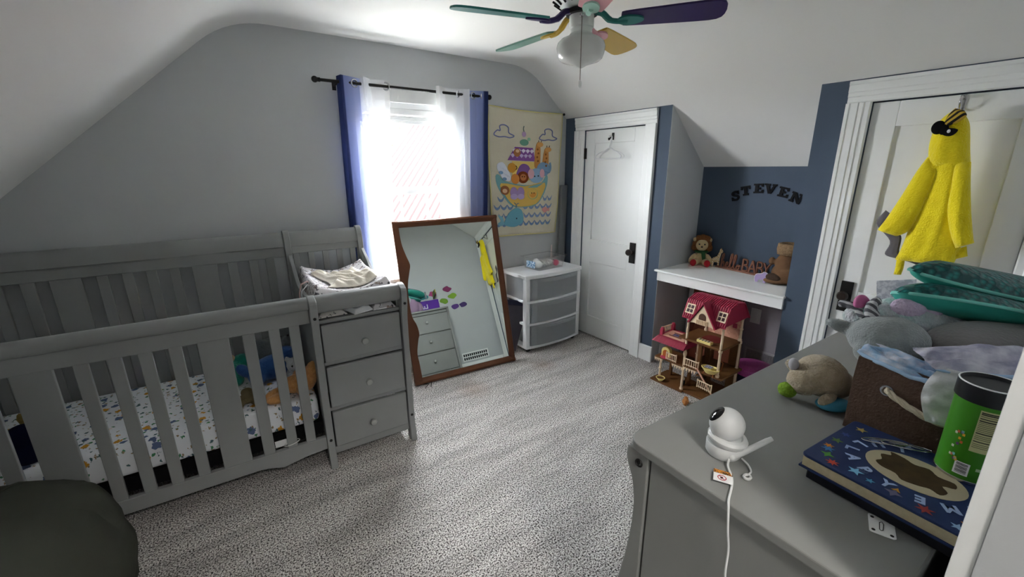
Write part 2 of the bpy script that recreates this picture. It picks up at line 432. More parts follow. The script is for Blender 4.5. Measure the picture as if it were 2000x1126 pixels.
def leafy(name, c, r, n, label, trunk):
    root = empty(name, (c[0], c[1], -3), label=label, cat='tree', group=None)
    b = B(); rnd = random.Random(int(c[0]*100))
    for i in range(n):
        while True:
            p = Vector((rnd.uniform(-1, 1), rnd.uniform(-1, 1), rnd.uniform(-1, 1)))
            if .3 < p.length < 1: break
        p = Vector((p.x*r, p.y*r, p.z*r*1.2)); s = rnd.uniform(.06, .14)
        T = TF((p.x, p.y, p.z+c[2]+3), rnd.uniform(-1, 1), rnd.uniform(-1, 1), rnd.uniform(0, 6))
        b.add([(-s, 0, 0), (0, -s*.4, .02), (s, 0, 0), (0, s*.4, .02)], [(0, 1, 2, 3)], T)
    ob('foliage', b, M('leaf_green', '#3c4a28', .7, .2, var=(3, '#565c30', .4)), root, kind='stuff')
    ob('trunk', B().tube([(0, 0, 0), (.1, 0, (c[2]+3)*.6), (0, .1, c[2]+3)], [.22, .16, .08], 8), M('bark', '#6f6255', .9), root)
leafy('tree', (-.2, 9.5, 3.2), 1.8, 1500, 'pale green tree beyond the metal roof', 1)
leafy('tree', (2.6, 12.0, 3.4), 1.9, 1200, 'yellowish tree behind the ridge of the metal roof', 1)

# ---------------------------------------------------------------- curtain rod and curtains
RY = -.085; RZT = 2.082
rod = empty('curtain_rod', (-1.54, RY, RZT), label='black metal curtain rod with ball ends above the window', cat='curtain rod')
ob('pole', B().tube([(-.59, 0, 0), (.66, 0, 0)], .0095, 12), m_black, rod, smooth=60)
for s, xx in ((-1, -.60), (1, .655)):
    ob('finial', B().sphere((xx, 0, 0), .019).tube([(xx-s*.03, 0, 0), (xx-s*.005, 0, 0)], .013, 12), m_black, rod, smooth=60)
for xx in (-.47, .60): ob('bracket', B().tube([(xx, 0, -.002), (xx, .03, -.012), (xx, .083, -.012)], .006, 8).box(xx-.012, .078, -.04, xx+.012, .084, .02), m_black, rod, smooth=40)
m_ring = M('grommet_steel', '#d4d6da', .25, .5, .9)
def curtain_mat(name, stops, alphas):
    m = bpy.data.materials.new(name); m.use_nodes = True; nt = m.node_tree; n = nt.nodes; L = nt.links
    for x in list(n): n.remove(x)
    out = n.new('ShaderNodeOutputMaterial'); uv = n.new('ShaderNodeUVMap'); uv.uv_map = 'UVMap'
    sp = n.new('ShaderNodeSeparateXYZ'); L.new(uv.outputs['UV'], sp.inputs[0])
    r = n.new('ShaderNodeValToRGB'); r2_ = n.new('ShaderNodeValToRGB')
    for rr, st in ((r, [(p, lin(c)) for p, c in stops]), (r2_, [(p, (v, v, v, 1)) for p, v in alphas])):
        e = rr.color_ramp.elements; e[0].position, e[0].color = st[0]; e[1].position, e[1].color = st[-1]
        for p, c in st[1:-1]:
            q = e.new(p); q.color = c
        L.new(sp.outputs['X'], rr.inputs['Fac'])
    d = n.new('ShaderNodeBsdfDiffuse'); t = n.new('ShaderNodeBsdfTranslucent'); tr = n.new('ShaderNodeBsdfTransparent')
    wv = n.new('ShaderNodeTexNoise'); wv.inputs['Scale'].default_value = 400; 
    bp = n.new('ShaderNodeBump'); bp.inputs['Strength'].default_value = .15; bp.inputs['Distance'].default_value = .002
    L.new(wv.outputs['Fac'], bp.inputs['Height']); L.new(bp.outputs['Normal'], d.inputs['Normal'])
    for x in (d, t): L.new(r.outputs['Color'], x.inputs['Color'])
    m1 = n.new('ShaderNodeMixShader'); m1.inputs[0].default_value = .2; L.new(d.outputs[0], m1.inputs[1]); L.new(t.outputs[0], m1.inputs[2])
    m2 = n.new('ShaderNodeMixShader'); L.new(r2_.outputs['Color'], m2.inputs[0]); L.new(m1.outputs[0], m2.inputs[1]); L.new(tr.outputs[0], m2.inputs[2])
    L.new(m2.outputs[0], out.inputs[0]); return m
m_curt = curtain_mat('ombre_sheer', [(0, '#2b345c'), (.16, '#303a68'), (.19, '#7785bd'), (.44, '#a3aedd'), (.52, '#eceef5'), (1, '#fafafa')], [(0, .01), (.15, .02), (.18, .12), (.44, .16), (.55, .36), (1, .44)])
def curtain(name, keys, zt, zb, label, side):
    """keys: list of (u, x_top, x_bottom, y offset) along the cloth"""
    n = 90; nv = 40
    def at(u):
        for a, c in zip(keys, keys[1:]):
            if u <= c[0]+1e-9:
                t = (u-a[0])/(c[0]-a[0]); t = t*t*(3-2*t); return [a[k]+(c[k]-a[k])*t for k in (1, 2, 3)]
        return keys[-1][1:]
    def fn(u, v):
        xt, xb, y = at(u); v2 = v**.9
        x = xt+(xb-xt)*v2
        y = RY + .048*min(1, v*1.6) + y*(1-.6*v) + .006*sin(u*40+v*3)*v + .006*sin(u*9+v*7)*v
        return (x, min(y, -.027) , zt+(zb-zt)*v)
    b = B(); b.grid(fn, n, nv)
    me = b.mesh(name, 180); uv = me.uv_layers.new(name='UVMap')
    for lp in me.loops:
        i = lp.vertex_index; uv.data[lp.index].uv = ((i % (n+1))/n, (i//(n+1))/nv)
    o = ob(name, me, m_curt, None, label=label, cat='curtain')
    return o
cl = curtain('ombre_curtain', [(0, -2.005, -2.02, .03), (.10, -1.995, -2.0, -.035), (.20, -1.975, -1.965, -.025), (.34, -1.915, -1.91, .0), (.46, -1.865, -1.87, .025), (.55, -1.862, -1.80, -.045), (.62, -1.845, -1.77, -.04), (.75, -1.80, -1.765, .01), (.9, -1.71, -1.74, -.002), (1, -1.67, -1.72, .004)], 2.118, .66, 'navy to white ombre sheer curtain on the crib side of the window', -1)
cr = curtain('ombre_curtain', [(0, -.905, -.90, .02), (.10, -.912, -.905, -.03), (.20, -.955, -.95, -.02), (.34, -1.0, -.985, .002), (.44, -1.055, -1.04, .02), (.5, -1.075, -1.06, -.03), (.62, -1.12, -1.10, -.012), (.75, -1.165, -1.15, .018), (.87, -1.26, -1.22, .012), (.95, -1.325, -1.30, -.035), (1, -1.34, -1.325, -.012)], 2.118, .66, 'white to navy ombre sheer curtain beside the ark wall hanging', 1)
def grommets(par, xs):
    for xx, rz in xs:
        pts = [(xx+.022*cos(t*2*pi/20)*cos(rz), RY+.022*cos(t*2*pi/20)*sin(rz), RZT+.022*sin(t*2*pi/20)) for t in range(20)]
        ob('grommet', B().tube(pts, .0055, 6, closed=True), m_ring, par, smooth=60)
grommets(cl, ((-1.955, .6), (-1.905, .35), (-1.70, -.35)))
grommets(cr, ((-1.16, .7), (-1.03, .3), (-.955, .9)))
# ================================================================ crib with changing station
m_crib = M('grey_crib_paint', '#939595', .5, .35, var=(5, '#8e9090', .5), bump=(90, .06, .002))
m_bolt = M('dark_bolt', '#1c1c1c', .5)
CR = empty('crib', (-2.455, -.871, 0), -.05, label='grey slatted convertible crib with attached changing station and three drawers', cat='crib')
CD = .75   # depth
CX0 = -1.445
def cbox(name, *a, bevel=.004, **k): return ob(name, bx(*a), m_crib, CR, bevel=bevel, **k)
# front rails
b = B(); b.loops([[(x, y, z) for y, z in smoothpoly([(-.034, .925), (-.03, .945), (-.008, .958), (.02, .955), (.03, .935), (.026, .912), (.012, .898), (-.012, .898), (-.028, .907)], 3)] for x in (CX0+.03, -.026)])
ob('front_top_rail', b, m_crib, CR, smooth=40)
cbox('front_upper_rail', CX0+.03, -.012, .828, -.026, .016, .898)
b = B(); b.prism([(CX0+.03, .182), (-.026, .182), (-.026, .112), (-.13, .105), (-.24, .085), (-.30, .105), (-.34, .112), (CX0+.34, .112), (CX0+.24, .085), (CX0+.13, .105), (CX0+.03, .112)], -.012, .016)
ob('front_bottom_rail', b, m_crib, CR, bevel=.003)
centres = [(-.0985, .046), (-.185, .046), (-.29, .05), (-.4245, .117), (-.56, .046), (-.66, .046), (-.757, .046), (-.857, .046), (-.993, .117), (-1.127, .05), (-1.232, .046), (-1.318, .046)]
for cx_, w_ in centres: cbox('slat', cx_-w_/2, -.006, .175, cx_+w_/2, .012, .835, bevel=.003)
# posts: shaped front boards
def front_post(x0, x1, zt):
    out = smoothpoly([(-.05, 0), (-.030, .12), (-.028, .30), (-.032, .55), (-.036, .75), (-.055, .86), (-.058, .93), (-.035, zt), (.0, zt+.012), (.04, zt+.002), (.05, .90), (.048, .75), (.045, .4), (.04, .2), (.02, 0)], 3, closed=False)
    b = B(); b.prism(out, x0, x1, 'yz'); return b
for x0, x1 in ((CX0, CX0+.032), (-.026, .010), (.425, .458)):
    p = ob('front_post', front_post(x0, x1, .95), m_crib, CR, bevel=.004)
    for z in (.86, .79, .165) if x0 > -1 else (.86, .165):
        T = TF(((x0+x1)/2, -.028 if z < .8 else (-.0555 if z > .85 else -.042), z), rx=pi/2)
        ob('bolt', B().lathe([(.0075, -.004), (.0075, .003), (.005, .0045)], 10, T), m_bolt, p, smooth=40)
# headboard: curved top panel, lower rail, slats and posts
hb = [(.70, 1.105), (.705, 1.13), (.722, 1.165), (.745, 1.182), (.765, 1.185), (.765, 1.16), (.735, 1.105)]
b = B(); b.loops([[(x, y, z) for y, z in hb] for x in (CX0+.03, -.03)]); ob('headboard_cap', b, m_crib, CR, smooth=60)
b = B(); b.loops([[(x, y, z) for y, z in hb] for x in (.006, .402)]); ob('headboard_cap', b, m_crib, CR, smooth=60)
cbox('headboard_rail', CX0+.03, .712, 1.04, -.03, .735, 1.103)
cbox('headboard_rail', .006, .712, 1.055, .402, .735, 1.103)
cbox('headboard_bottom_rail', CX0+.03, .712, .16, -.03, .735, .24)
for cx_, w_ in centres: cbox('headboard_slat', cx_-.02-w_/2, .716, .235, cx_-.02+w_/2, .732, 1.045, bevel=.003)
for cx_ in (.03, .115, .2, .285, .37): cbox('headboard_slat', cx_-.018, .716, .80, cx_+.018, .732, 1.06, bevel=.003)
def back_post(x0, x1):
    out = smoothpoly([(.70, 0), (.700, .4), (.696, .8), (.688, 1.0), (.690, 1.09), (.700, 1.15), (.722, 1.19), (.765, 1.196), (.772, 1.17), (.752, 1.08), (.748, .6), (.752, 0)], 3, closed=False)
    return B().prism(out, x0, x1, 'yz')
for x0, x1 in ((CX0, CX0+.032), (-.03, .006), (.402, .436)): ob('back_post', back_post(x0, x1), m_crib, CR, bevel=.004)
# side panels: s-curve between back post and front post
sc = [(.70, .20), (.70, 1.06), (.66, 1.035), (.60, 1.005), (.54, .965), (.46, .93), (.36, .918), (.20, .925), (.08, .94), (.02, .945), (.02, .20)]
for nme, x0, x1 in (('side_panel', CX0+.006, CX0+.026), ('changer_side', -.018, .002), ('changer_side', .418, .436)):
    ob(nme, B().prism(smoothpoly(sc[1:-1], 3, closed=False)+[sc[-1], sc[0]], x0, x1, 'yz'), m_crib, CR, bevel=.003)
# drawer cabinet
b = B(); b.box(.010, -.006, .812, .425, .016, .83); b.box(.010, .016, .80, .418, .70, .812); b.box(.010, .015, .06, .418, .70, .08); b.box(.010, .685, .08, .418, .70, .80)
for z in (.60, .34): b.box(.010, -.006, z-.018, .425, .012, z+.002)
b.box(.010, -.006, .062, .425, .014, .104)
ob('cabinet_body', b, m_crib, CR, bevel=.002)
# changer front rail and tray
b = B(); b.loops([[(x, y, z) for y, z in smoothpoly([(-.038, .92), (-.034, .945), (-.01, .96), (.02, .957), (.028, .935), (.024, .905), (.010, .878), (-.012, .872), (-.03, .89)], 3)] for x in (.010, .425)])
ob('changer_front_rail', b, m_crib, CR, smooth=40)
cbox('changer_tray', .004, .03, .872, .418, .69, .884)
m_knob = M('grey_knob', '#a7a9a6', .4, .4)
for z0, z1, kz in ((.606, .806, .69), (.346, .576, .452), (.108, .318, .205)):
    d = cbox('drawer', .018, -.022, z0, .419, .004, z1, bevel=.006)
    T = TF((.218, -.022, kz), rx=pi/2)
    ob('knob', B().lathe([(.008, 0), (.008, .008), (.0165, .016), (.0185, .024), (.015, .031), (.001, .034)], 18, T), m_knob, d, smooth=50)
# mattress support
ob('mattress_support', bx(CX0+.03, .03, .19, -.03, .70, .262), M('black_mattress_base', '#141416', .9, .1), CR)
ob('care_tag', bx(-.262, .02, .19, -.19, .0225, .225), M('white_tag', '#e6e6e6', .7), CR, label='white paper tag under the mattress')
tp = [( -.187+.036*cos(t), .003+.019*sin(t), .205+.006*cos(t)) for t in [i*2*pi/20 for i in range(20)]]
ob('cable_tie', B().tube(tp, .0022, 5, closed=True), M('white_tie', '#e8e8e8', .5), CR)

# ---------------------------------------------------------------- mattress in its animal print sheet
def sheet_mat(name, base, kinds, scale, dens=.5, dark=False):
    m = bpy.data.materials.new(name); m.use_nodes = True; nt = m.node_tree; n = nt.nodes; L = nt.links; bb = n['Principled BSDF']
    bb.inputs['Roughness'].default_value = .9; bb.inputs['Specular IOR Level'].default_value = .1
    tc = n.new('ShaderNodeTexCoord'); prev = None
    for i, (colr, sc_, th, off) in enumerate(kinds):
        mp = n.new('ShaderNodeMapping'); mp.inputs['Location'].default_value = (off, off*1.7, off*.3); mp.inputs['Scale'].default_value = (1, 1, .8)
        L.new(tc.outputs['Object'], mp.inputs['Vector'])
        v = n.new('ShaderNodeTexVoronoi'); v.inputs['Scale'].default_value = sc_*scale
        ns = n.new('ShaderNodeTexNoise'); ns.inputs['Scale'].default_value = 90; ns.inputs['Detail'].default_value = 2
        L.new(mp.outputs['Vector'], ns.inputs['Vector'])
        mv = n.new('ShaderNodeMix'); mv.data_type = 'VECTOR'; mv.inputs['Factor'].default_value = .022
        L.new(mp.outputs['Vector'], mv.inputs['A']); L.new(ns.outputs['Color'], mv.inputs['B']); L.new(mv.outputs['Result'], v.inputs['Vector'])
        lt = n.new('ShaderNodeMath'); lt.operation = 'LESS_THAN'; lt.inputs[1].default_value = th; L.new(v.outputs['Distance'], lt.inputs[0])
        sel = n.new('ShaderNodeSeparateColor'); L.new(v.outputs['Color'], sel.inputs[0])
        l2 = n.new('ShaderNodeMath'); l2.operation = 'LESS_THAN'; l2.inputs[1].default_value = dens; L.new(sel.outputs[0], l2.inputs[0])
        mu = n.new('ShaderNodeMath'); mu.operation = 'MULTIPLY'; L.new(lt.outputs[0], mu.inputs[0]); L.new(l2.outputs[0], mu.inputs[1])
        mx = n.new('ShaderNodeMix'); mx.data_type = 'RGBA'; mx.inputs['A'].default_value = lin(base); mx.inputs['B'].default_value = lin(colr)
        if prev: L.new(prev, mx.inputs['A'])
        L.new(mu.outputs[0], mx.inputs['Factor']); prev = mx.outputs['Result']
    L.new(prev, bb.inputs['Base Color']); return m
m_sheet = sheet_mat('dinosaur_print_sheet', '#eef1f6', [('#4f8d68', 34, .24, 0), ('#d39a3a', 20, .30, 3.3), ('#64749a', 20, .32, 7.1), ('#4e6d73', 38, .26, 11.3), ('#9d8a6c', 44, .24, 15.1)], 1, .42)
def cushion(name, x0, x1, y0, y1, z0, z1, r=.04, n=12, sag=None):
    b = B(); rings = []
    def rr(inset, z):
        pts = []
        for cx_, cy_, a0 in ((x1-r, y1-r, 0), (x0+r, y1-r, pi/2), (x0+r, y0+r, pi), (x1-r, y0+r, 3*pi/2)):
            for i in range(5): a_ = a0+pi/2*i/4; pts.append((cx_+(r-inset)*cos(a_), cy_+(r-inset)*sin(a_), z))
        return pts
    for inset, z in ((.02, z0), (.005, z0+.008), (0, z0+.025), (0, z1-.03), (.006, z1-.012), (.02, z1-.002), (.035, z1)): rings.append(rr(inset, z))
    b.loops(rings); return b
mt = ob('crib_mattress', cushion('m', CX0+.04, -.035, .035, .70, .263, .41), m_sheet, None, smooth=50, label='crib mattress in a white sheet printed with coloured animals', cat='mattress', loc=(-2.455, -.871, 0), rot=(0, 0, -.05))
# ================================================================ things in and on the crib
def CW(x, y, z): return CR.matrix_basis @ Vector((x, y, z)) if False else Vector((-2.455+x*cos(-.05)-y*sin(-.05), -.871+x*sin(-.05)+y*cos(-.05), z))
ZM_ = .41
m_tan = M('tan_plush', '#c98d52', .95, .1, var=(60, '#e0a86b', .5), bump=(220, .9, .006), sheen=.3)
def pl_root(name, x, y, z, rz, label, cat='plush toy', group=None): 
    p = CW(x, y, z); return empty(name, p, rz-.05, label=label, cat=cat, group=group)
# tan dog lying on its side
r = pl_root('plush_dog', -.13, .14, ZM_, 0, 'tan plush dog lying against the crib slats near the drawers')
plush('body', [((.02, 0, .05), (.085, .05, .05)), ((.085, .0, .075), (.035, .04, .085), 0, .25), ((-.09, -.03, .035), (.062, .026, .027), 0, -.2, .3), ((-.085, -.075, .027), (.055, .026, .026), 0, 0, .15), ((.03, -.065, .035), (.025, .055, .028), -.2), ((.05, .05, .06), (.05, .05, .055))], m_tan, r, fuzz=.006)
# grey white one behind it
m_gw = M('pale_grey_plush', '#b9bbc0', .95, .1, bump=(200, .8, .005), sheen=.3)
r = pl_root('plush_mouse', -.10, .29, ZM_, 0, 'pale grey plush head peeping over the tan plush dog')
plush('body', [((0, 0, .045), (.05, .05, .045)), ((0, -.01, .10), (.045, .045, .042)), ((-.035, 0, .135), (.014, .012, .018)), ((.035, 0, .135), (.014, .012, .018)), ((0, -.052, .095), (.018, .018, .014))], m_gw, r, fuzz=.004)
for s in (-1, 1): ob('eye', B().sphere((s*.018, -.05, .11), .005), m_bolt, r, smooth=180)
# blue cushion-like plush
m_bp = M('blue_plush', '#2f558f', .95, .1, var=(40, '#3c66a6', .5), bump=(200, .8, .005), sheen=.3)
r = pl_root('plush_whale', -.20, .39, ZM_, .3, 'bright blue plush cushion inside the crib behind the slats')
plush('body', [((0, 0, .07), (.12, .07, .07)), ((.07, .0, .12), (.06, .05, .05)), ((-.09, -.01, .05), (.05, .06, .05)), ((-.15, .0, .10), (.03, .02, .05), 0, -.6)], m_bp, r, fuzz=.004)
# dark grey one at the back
m_dg = M('dark_grey_plush', '#5f6668', .95, .1, bump=(200, .8, .005), sheen=.3)
r = pl_root('plush_elephant', -.19, .575, ZM_, 0, 'dark grey plush elephant at the back of the crib')
plush('body', [((0, 0, .09), (.10, .08, .09)), ((.07, -.02, .19), (.06, .055, .055)), ((.075, -.075, .16), (.02, .03, .045), .5), ((-.06, -.03, .14), (.06, .03, .05), 0, .4)], m_dg, r, fuzz=.004)
for s in (0, 1): ob('eye', B().sphere((.05+.04*s, -.075, .2), .006), m_bolt, r, smooth=180)
# teal one
m_te = M('teal_plush', '#1f7a6b', .95, .1, var=(50, '#2b9481', .5), bump=(150, .9, .006), sheen=.3)
r = pl_root('plush_turtle', -.42, .46, ZM_, .2, 'teal and tan plush turtle at the back of the crib mattress')
plush('shell', [((0, 0, .06), (.09, .08, .06)), ((.02, -.06, .03), (.04, .05, .03)), ((-.07, -.05, .025), (.035, .05, .025)), ((.08, .03, .09), (.05, .05, .05))], m_te, r, fuzz=.006)
plush('head', [((-.02, .01, .125), (.045, .04, .03)), ((.02, .03, .13), (.03, .03, .025))], M('tan_patch', '#c9b08a', .95, bump=(150, .8, .005)), r)
# olive small toy on the mattress
r = pl_root('plush_bear', -.345, .17, ZM_, 0, 'small olive brown plush bear lying on the animal print sheet')
plush('body', [((0, 0, .022), (.04, .05, .022)), ((0, .06, .025), (.03, .03, .024)), ((-.03, -.045, .016), (.016, .03, .016)), ((.03, -.045, .016), (.016, .03, .016))], M('olive_plush', '#7c7053', .95, .1, bump=(200, .8, .005)), r, fuzz=.004)
# navy bundle and tan toy at the far end
m_navy = M('navy_cloth', '#161a3a', .85, .15, bump=(60, .4, .006))
r = pl_root('blanket_bundle', -1.115, .12, ZM_, 0, 'dark navy blanket bundle standing at the far end of the crib')
plush('fold', [((0, 0, .05), (.075, .06, .055)), ((.01, 0, .12), (.06, .05, .05), 0, .2), ((-.03, .02, .09), (.05, .05, .06))], m_navy, r, voxel=.008)
r = pl_root('plush_rabbit', -1.24, .33, ZM_, .4, 'yellowish tan plush rabbit at the far end of the crib')
plush('body', [((0, 0, .035), (.07, .045, .035)), ((.075, 0, .05), (.035, .035, .035)), ((.06, .03, .09), (.012, .012, .04), .5), ((.09, .03, .085), (.012, .012, .04), .6)], M('gold_plush', '#a08850', .95, .1, bump=(200, .8, .005)), r, fuzz=.004)

# ---------------------------------------------------------------- changing pad, blanket, cloths
m_pad = sheet_mat('grey_scribble_print', '#e3e0e2', [('#4a494d', 30, .26, 0), ('#77767c', 38, .28, 4.4), ('#565458', 50, .26, 9.2), ('#a5948c', 26, .22, 13)], 1, .8)
def padz(u, v):
    e = abs(2*u-1)**2.2*.075*(.75+.25*abs(2*v-1)); f_ = abs(2*v-1)**3.2*.07*(.62+.38*cos(6.28*u))
    return .045+max(e, f_)+.25*min(e, f_)
def padfn(u, v):
    x = .012+.40*u; y = .045+.62*v
    p = Vector((x*14, y*14, 0)); nz = mnoise.noise(p)*.006
    ed = min(u, 1-u, v, 1-v); dr = 1 if ed > .06 else (ed/.06)**.4
    return (x+.0*nz, y, (padz(u, v)+nz)*dr)
pr = empty('changing_pad', CW(0, 0, .8845), -.05, label='contoured changing pad in a grey and white scribble print', cat='changing pad')
b = B(); b.grid(padfn, 44, 60)
b.grid(lambda u, v: (.012+.40*u, .045+.62*v, -.0), 1, 1)
ob('cover', b, m_pad, pr, smooth=180)
ob('strap', B().tube([(.06, .30, .045), (.02, .29, .085), (-.012, .28, .075), (-.026, .275, .03), (-.030, .27, -.05), (-.026, .262, -.10), (-.024, .255, -.12)], .004, 6), M('pink_strap', '#c9a9a6', .8), pr, smooth=60)
ob('strap_loop', B().tube([(.05, .24, .04), (.015, .235, .08), (-.018, .23, .05), (-.026, .225, -.02), (-.03, .222, -.05)], .003, 6), M('white_strap', '#dedee0', .8), pr, smooth=60)
m_cream = M('cream_fleece', '#efe7d8', .95, .1, bump=(120, .5, .004), sheen=.3)
def blfn(u, v):
    x = .10+.26*u+.03*sin(v*5); y = .14+.36*v+.02*sin(u*7)
    ed = min(u, 1-u, v, 1-v)
    base = padz(min(max((x-.012)/.40, 0), 1), min(max((y-.045)/.62, 0), 1))
    n = mnoise.noise(Vector((x*16, y*13, 3)))*.5+.5; n2 = abs(mnoise.noise(Vector((x*22+y*10, y*9, 9))))
    return (x, y, base+.008+(.05*n+.035*n2)*min(1, ed*6))
br = ob('baby_blanket', B().grid(blfn, 50, 60), m_cream, None, label='crumpled cream baby blanket on the changing pad', cat='blanket', smooth=180, solid=.004, loc=CW(0, 0, .8845), rot=(0, 0, -.05))
def cloth(name, cx_, cy_, cz, sx, sy, hz, mat, label, seed, rz=0, cat='cloth', hang=0):
    def fn(u, v):
        x = (u-.5)*sx; y = (v-.5)*sy; ed = min(u, 1-u, v, 1-v)
        n = mnoise.noise(Vector((x*26+seed, y*26, seed)))*.5+.5
        z = (.25+.75*n)*hz*min(1, ed*7)
        if hang and v < .25: z -= hang*(1-v/.25)*(.4+.6*n)
        return (x+.006*n, y, z+.001)
    return ob(name, B().grid(fn, 36, 30), mat, None, label=label, cat=cat, smooth=180, solid=.003, loc=CW(cx_, cy_, cz), rot=(0, 0, rz-.05))
cloth('folded_cloth', .085, .10, .8325, .14, .16, .034, sheet_mat('leaf_print', '#d9d6d0', [('#75786a', 40, .3, 0), ('#5f5f62', 55, .25, 5)], 1, .6), 'leaf printed cloth at the left of the shelf slot above the drawers', 3.1)
cloth('spare_diaper', .22, .06, .8325, .11, .13, .03, M('diaper_white', '#e9ebee', .9, bump=(90, .3, .003)), 'white diaper in the middle of the shelf slot above the drawers', 8.4, .3, cat='diaper')
cloth('crib_sheet', .345, .09, .8325, .12, .18, .036, m_pad, 'scribble print cloth at the window side of the shelf slot', 5.7)

# ================================================================ framed mirror leaning on the window wall
m_wood = M('walnut_frame', '#5a331d', .4, .45, var=(9, '#673c22', .5), bump=(30, .1, .002))
bsdf(m_wood)
m_mirror = M('mirror_glass', '#d8dfd9', .0, .5, 1)
MW, MH = .862, 1.222
mir = empty('leaning_mirror', (-1.750, -.330, 0.004), label='large walnut framed mirror leaning against the window wall', cat='mirror', rot=(-.252, 0, -.10))
ob('mirror_backing', bx(.03, .012, .03, MW-.03, .02, MH-.03), M('backing_board', '#5b4634', .9), mir)
ob('glass', bx(.05, .006, .04, MW-.035, .011, MH-.035), m_mirror, mir)
f = .048
fp = lambda w_: [(0, .02), (0, -.006), (.006, -.014), (.018, -.016), (.026, -.010), (w_-.012, -.006), (w_-.004, .0), (w_, .006), (w_, .02)]
def bar(name, mk): 
    b = B(); b.loops(mk); ob(name, b, m_wood, mir, smooth=35)
bar('top_rail', [[(x+(k*f if x < .1 else -k*f), y, MH-p) for p, y in fp(f)] for x, k in ((0, 0), (MW, 0))])
bar('bottom_rail', [[(x, y, p) for p, y in fp(f)] for x in (0, MW)])
bar('side_rail', [[(MW-p, y, z) for p, y in fp(f)] for z in (0, MH)])
# the fourth side is a scalloped board
sc2 = smoothpoly([(.06, .04), (.055, .16), (.05, .24), (.07, .33), (.085, .38), (.075, .45), (.05, .52), (.045, .66), (.055, .76), (.08, .85), (.09, .90), (.07, .97), (.05, 1.06), (.045, MH-.04)], 4, closed=False)
ob('scalloped_rail', B().prism([(0, .0)]+[(0, MH)]+[(.05, MH)]+list(reversed(sc2))+[(.06, 0)], -.012, .006), m_wood, mir, bevel=.003)

# dark folding bag between mirror and drawer cart
m_bag = M('charcoal_bag', '#55525c', .8, .2, var=(14, '#4b4852', .5), bump=(40, .2, .004))
bag = empty('folded_storage_bag', (-.865, -.25, 0.003), label='charcoal fabric storage bag folded flat between the mirror and the drawer cart', cat='bag', rot=(-.10, 0, -.35))
b = B(); b.prism([(0, .0), (.085, .01), (.20, .40), (.185, .425), (.0, .475), (-.02, .44)], -.012, .012)
ob('panel', b, m_bag, bag, bevel=.006)
ob('zip_edge', B().prism([(-.02, .44), (-.015, .48), (.19, .445), (.20, .40)], -.016, .016), M('navy_edge', '#1d2038', .7), bag, bevel=.004)

# ================================================================ plastic drawer cart
m_pw = M('white_plastic', '#eceef0', .35, .5)
m_fr = M('frosted_plastic', '#e8ecef', .45, .4, trans=.75, alpha=.78, ior=1.15)
CT = empty('drawer_cart', (-.745, -.375, 0), .0, label='white plastic drawer cart with three frosted drawers by the closet door', cat='drawer cart')
cw, cdp, ch = .63, .345, .70
def bowed(x0, x1, y, amp, z0, z1, yb, n=12):
    fr = [(x0+(x1-x0)*i/n, y-amp*(1-(2*i/n-1)**2)) for i in range(n+1)]
    return B().prism(fr+[(x1, yb), (x0, yb)], z0, z1, 'xy')
ob('top', bowed(-.01, cw+.01, .0, .035, ch-.035, ch, cdp), m_pw, CT, bevel=.008)
for x0, x1, y0, y1 in ((0, .045, .0, .05), (cw-.045, cw, .0, .05), (0, .04, cdp-.05, cdp-.01), (cw-.04, cw, cdp-.05, cdp-.01)):
    ob('corner_post', bx(x0, y0, .045, x1, y1, ch-.034), m_pw, CT, bevel=.008)
for z in (.05, .262, .462):
    ob('shelf_frame', bowed(.002, cw-.002, .0, .035, z-.008, z+.012, cdp-.01), m_pw, CT, bevel=.003)
for z0, z1 in ((.066, .25), (.278, .45), (.478, .662)):
    b = bowed(.05, cw-.05, -.004, .032, z0, z1, .012)
    d = ob('drawer', b, m_fr, CT, smooth=30)
    b = B(); b.box(.055, .012, z0+.004, .06, cdp-.03, z1-.03).box(cw-.06, .012, z0+.004, cw-.055, cdp-.03, z1-.03).box(.055, cdp-.035, z0+.004, cw-.055, cdp-.03, z1-.03).box(.055, .012, z0, cw-.055, cdp-.03, z0+.004)
    ob('tub', b, m_fr, d)
    ob('handle_lip', bowed(.12, cw-.06, -.012, .032, z1-.034, z1-.004, .0), m_fr, d, smooth=30, bevel=.002)
    ob('label_strip', bx(.052, -.016, z0+.004, .115, -.012, z1-.004), m_fr, d)
for x, y in ((.05, .04), (cw-.05, .04), (.05, cdp-.05), (cw-.05, cdp-.05)):
    c = ob('caster', B().lathe([(.021, -.012), (.024, -.008), (.024, .008), (.021, .012)], 14, TF((x, y, .024), ry=pi/2)).box(x-.008, y-.008, .03, x+.008, y+.008, .05), m_black, CT, smooth=40)
# side panels of frosted sheet
for x0 in (.012, cw-.016): ob('side_sheet', bx(x0, .05, .475, x0+.004, cdp-.05, .66), m_fr, CT)
# contents seen through the drawers
def ctoy(name, parts, mat, x, y, z, label, cat): 
    r_ = empty(name, (-.745+x, -.375+y, z), label=label, cat=cat); plush('body', parts, mat, r_, voxel=.008, it=3)
ctoy('rolled_socks', [((0, 0, .04), (.06, .05, .04))], M('denim_blue', '#5c6f94', .9), .44, .12, .071, 'blue rolled garment in the bottom drawer of the cart', 'clothes')
ctoy('folded_garment', [((0, 0, .022), (.16, .09, .022)), ((.05, .02, .03), (.08, .06, .03))], M('grey_cloth', '#8c8f96', .9), .26, .15, .071, 'grey folded garment in the bottom drawer of the cart', 'clothes')
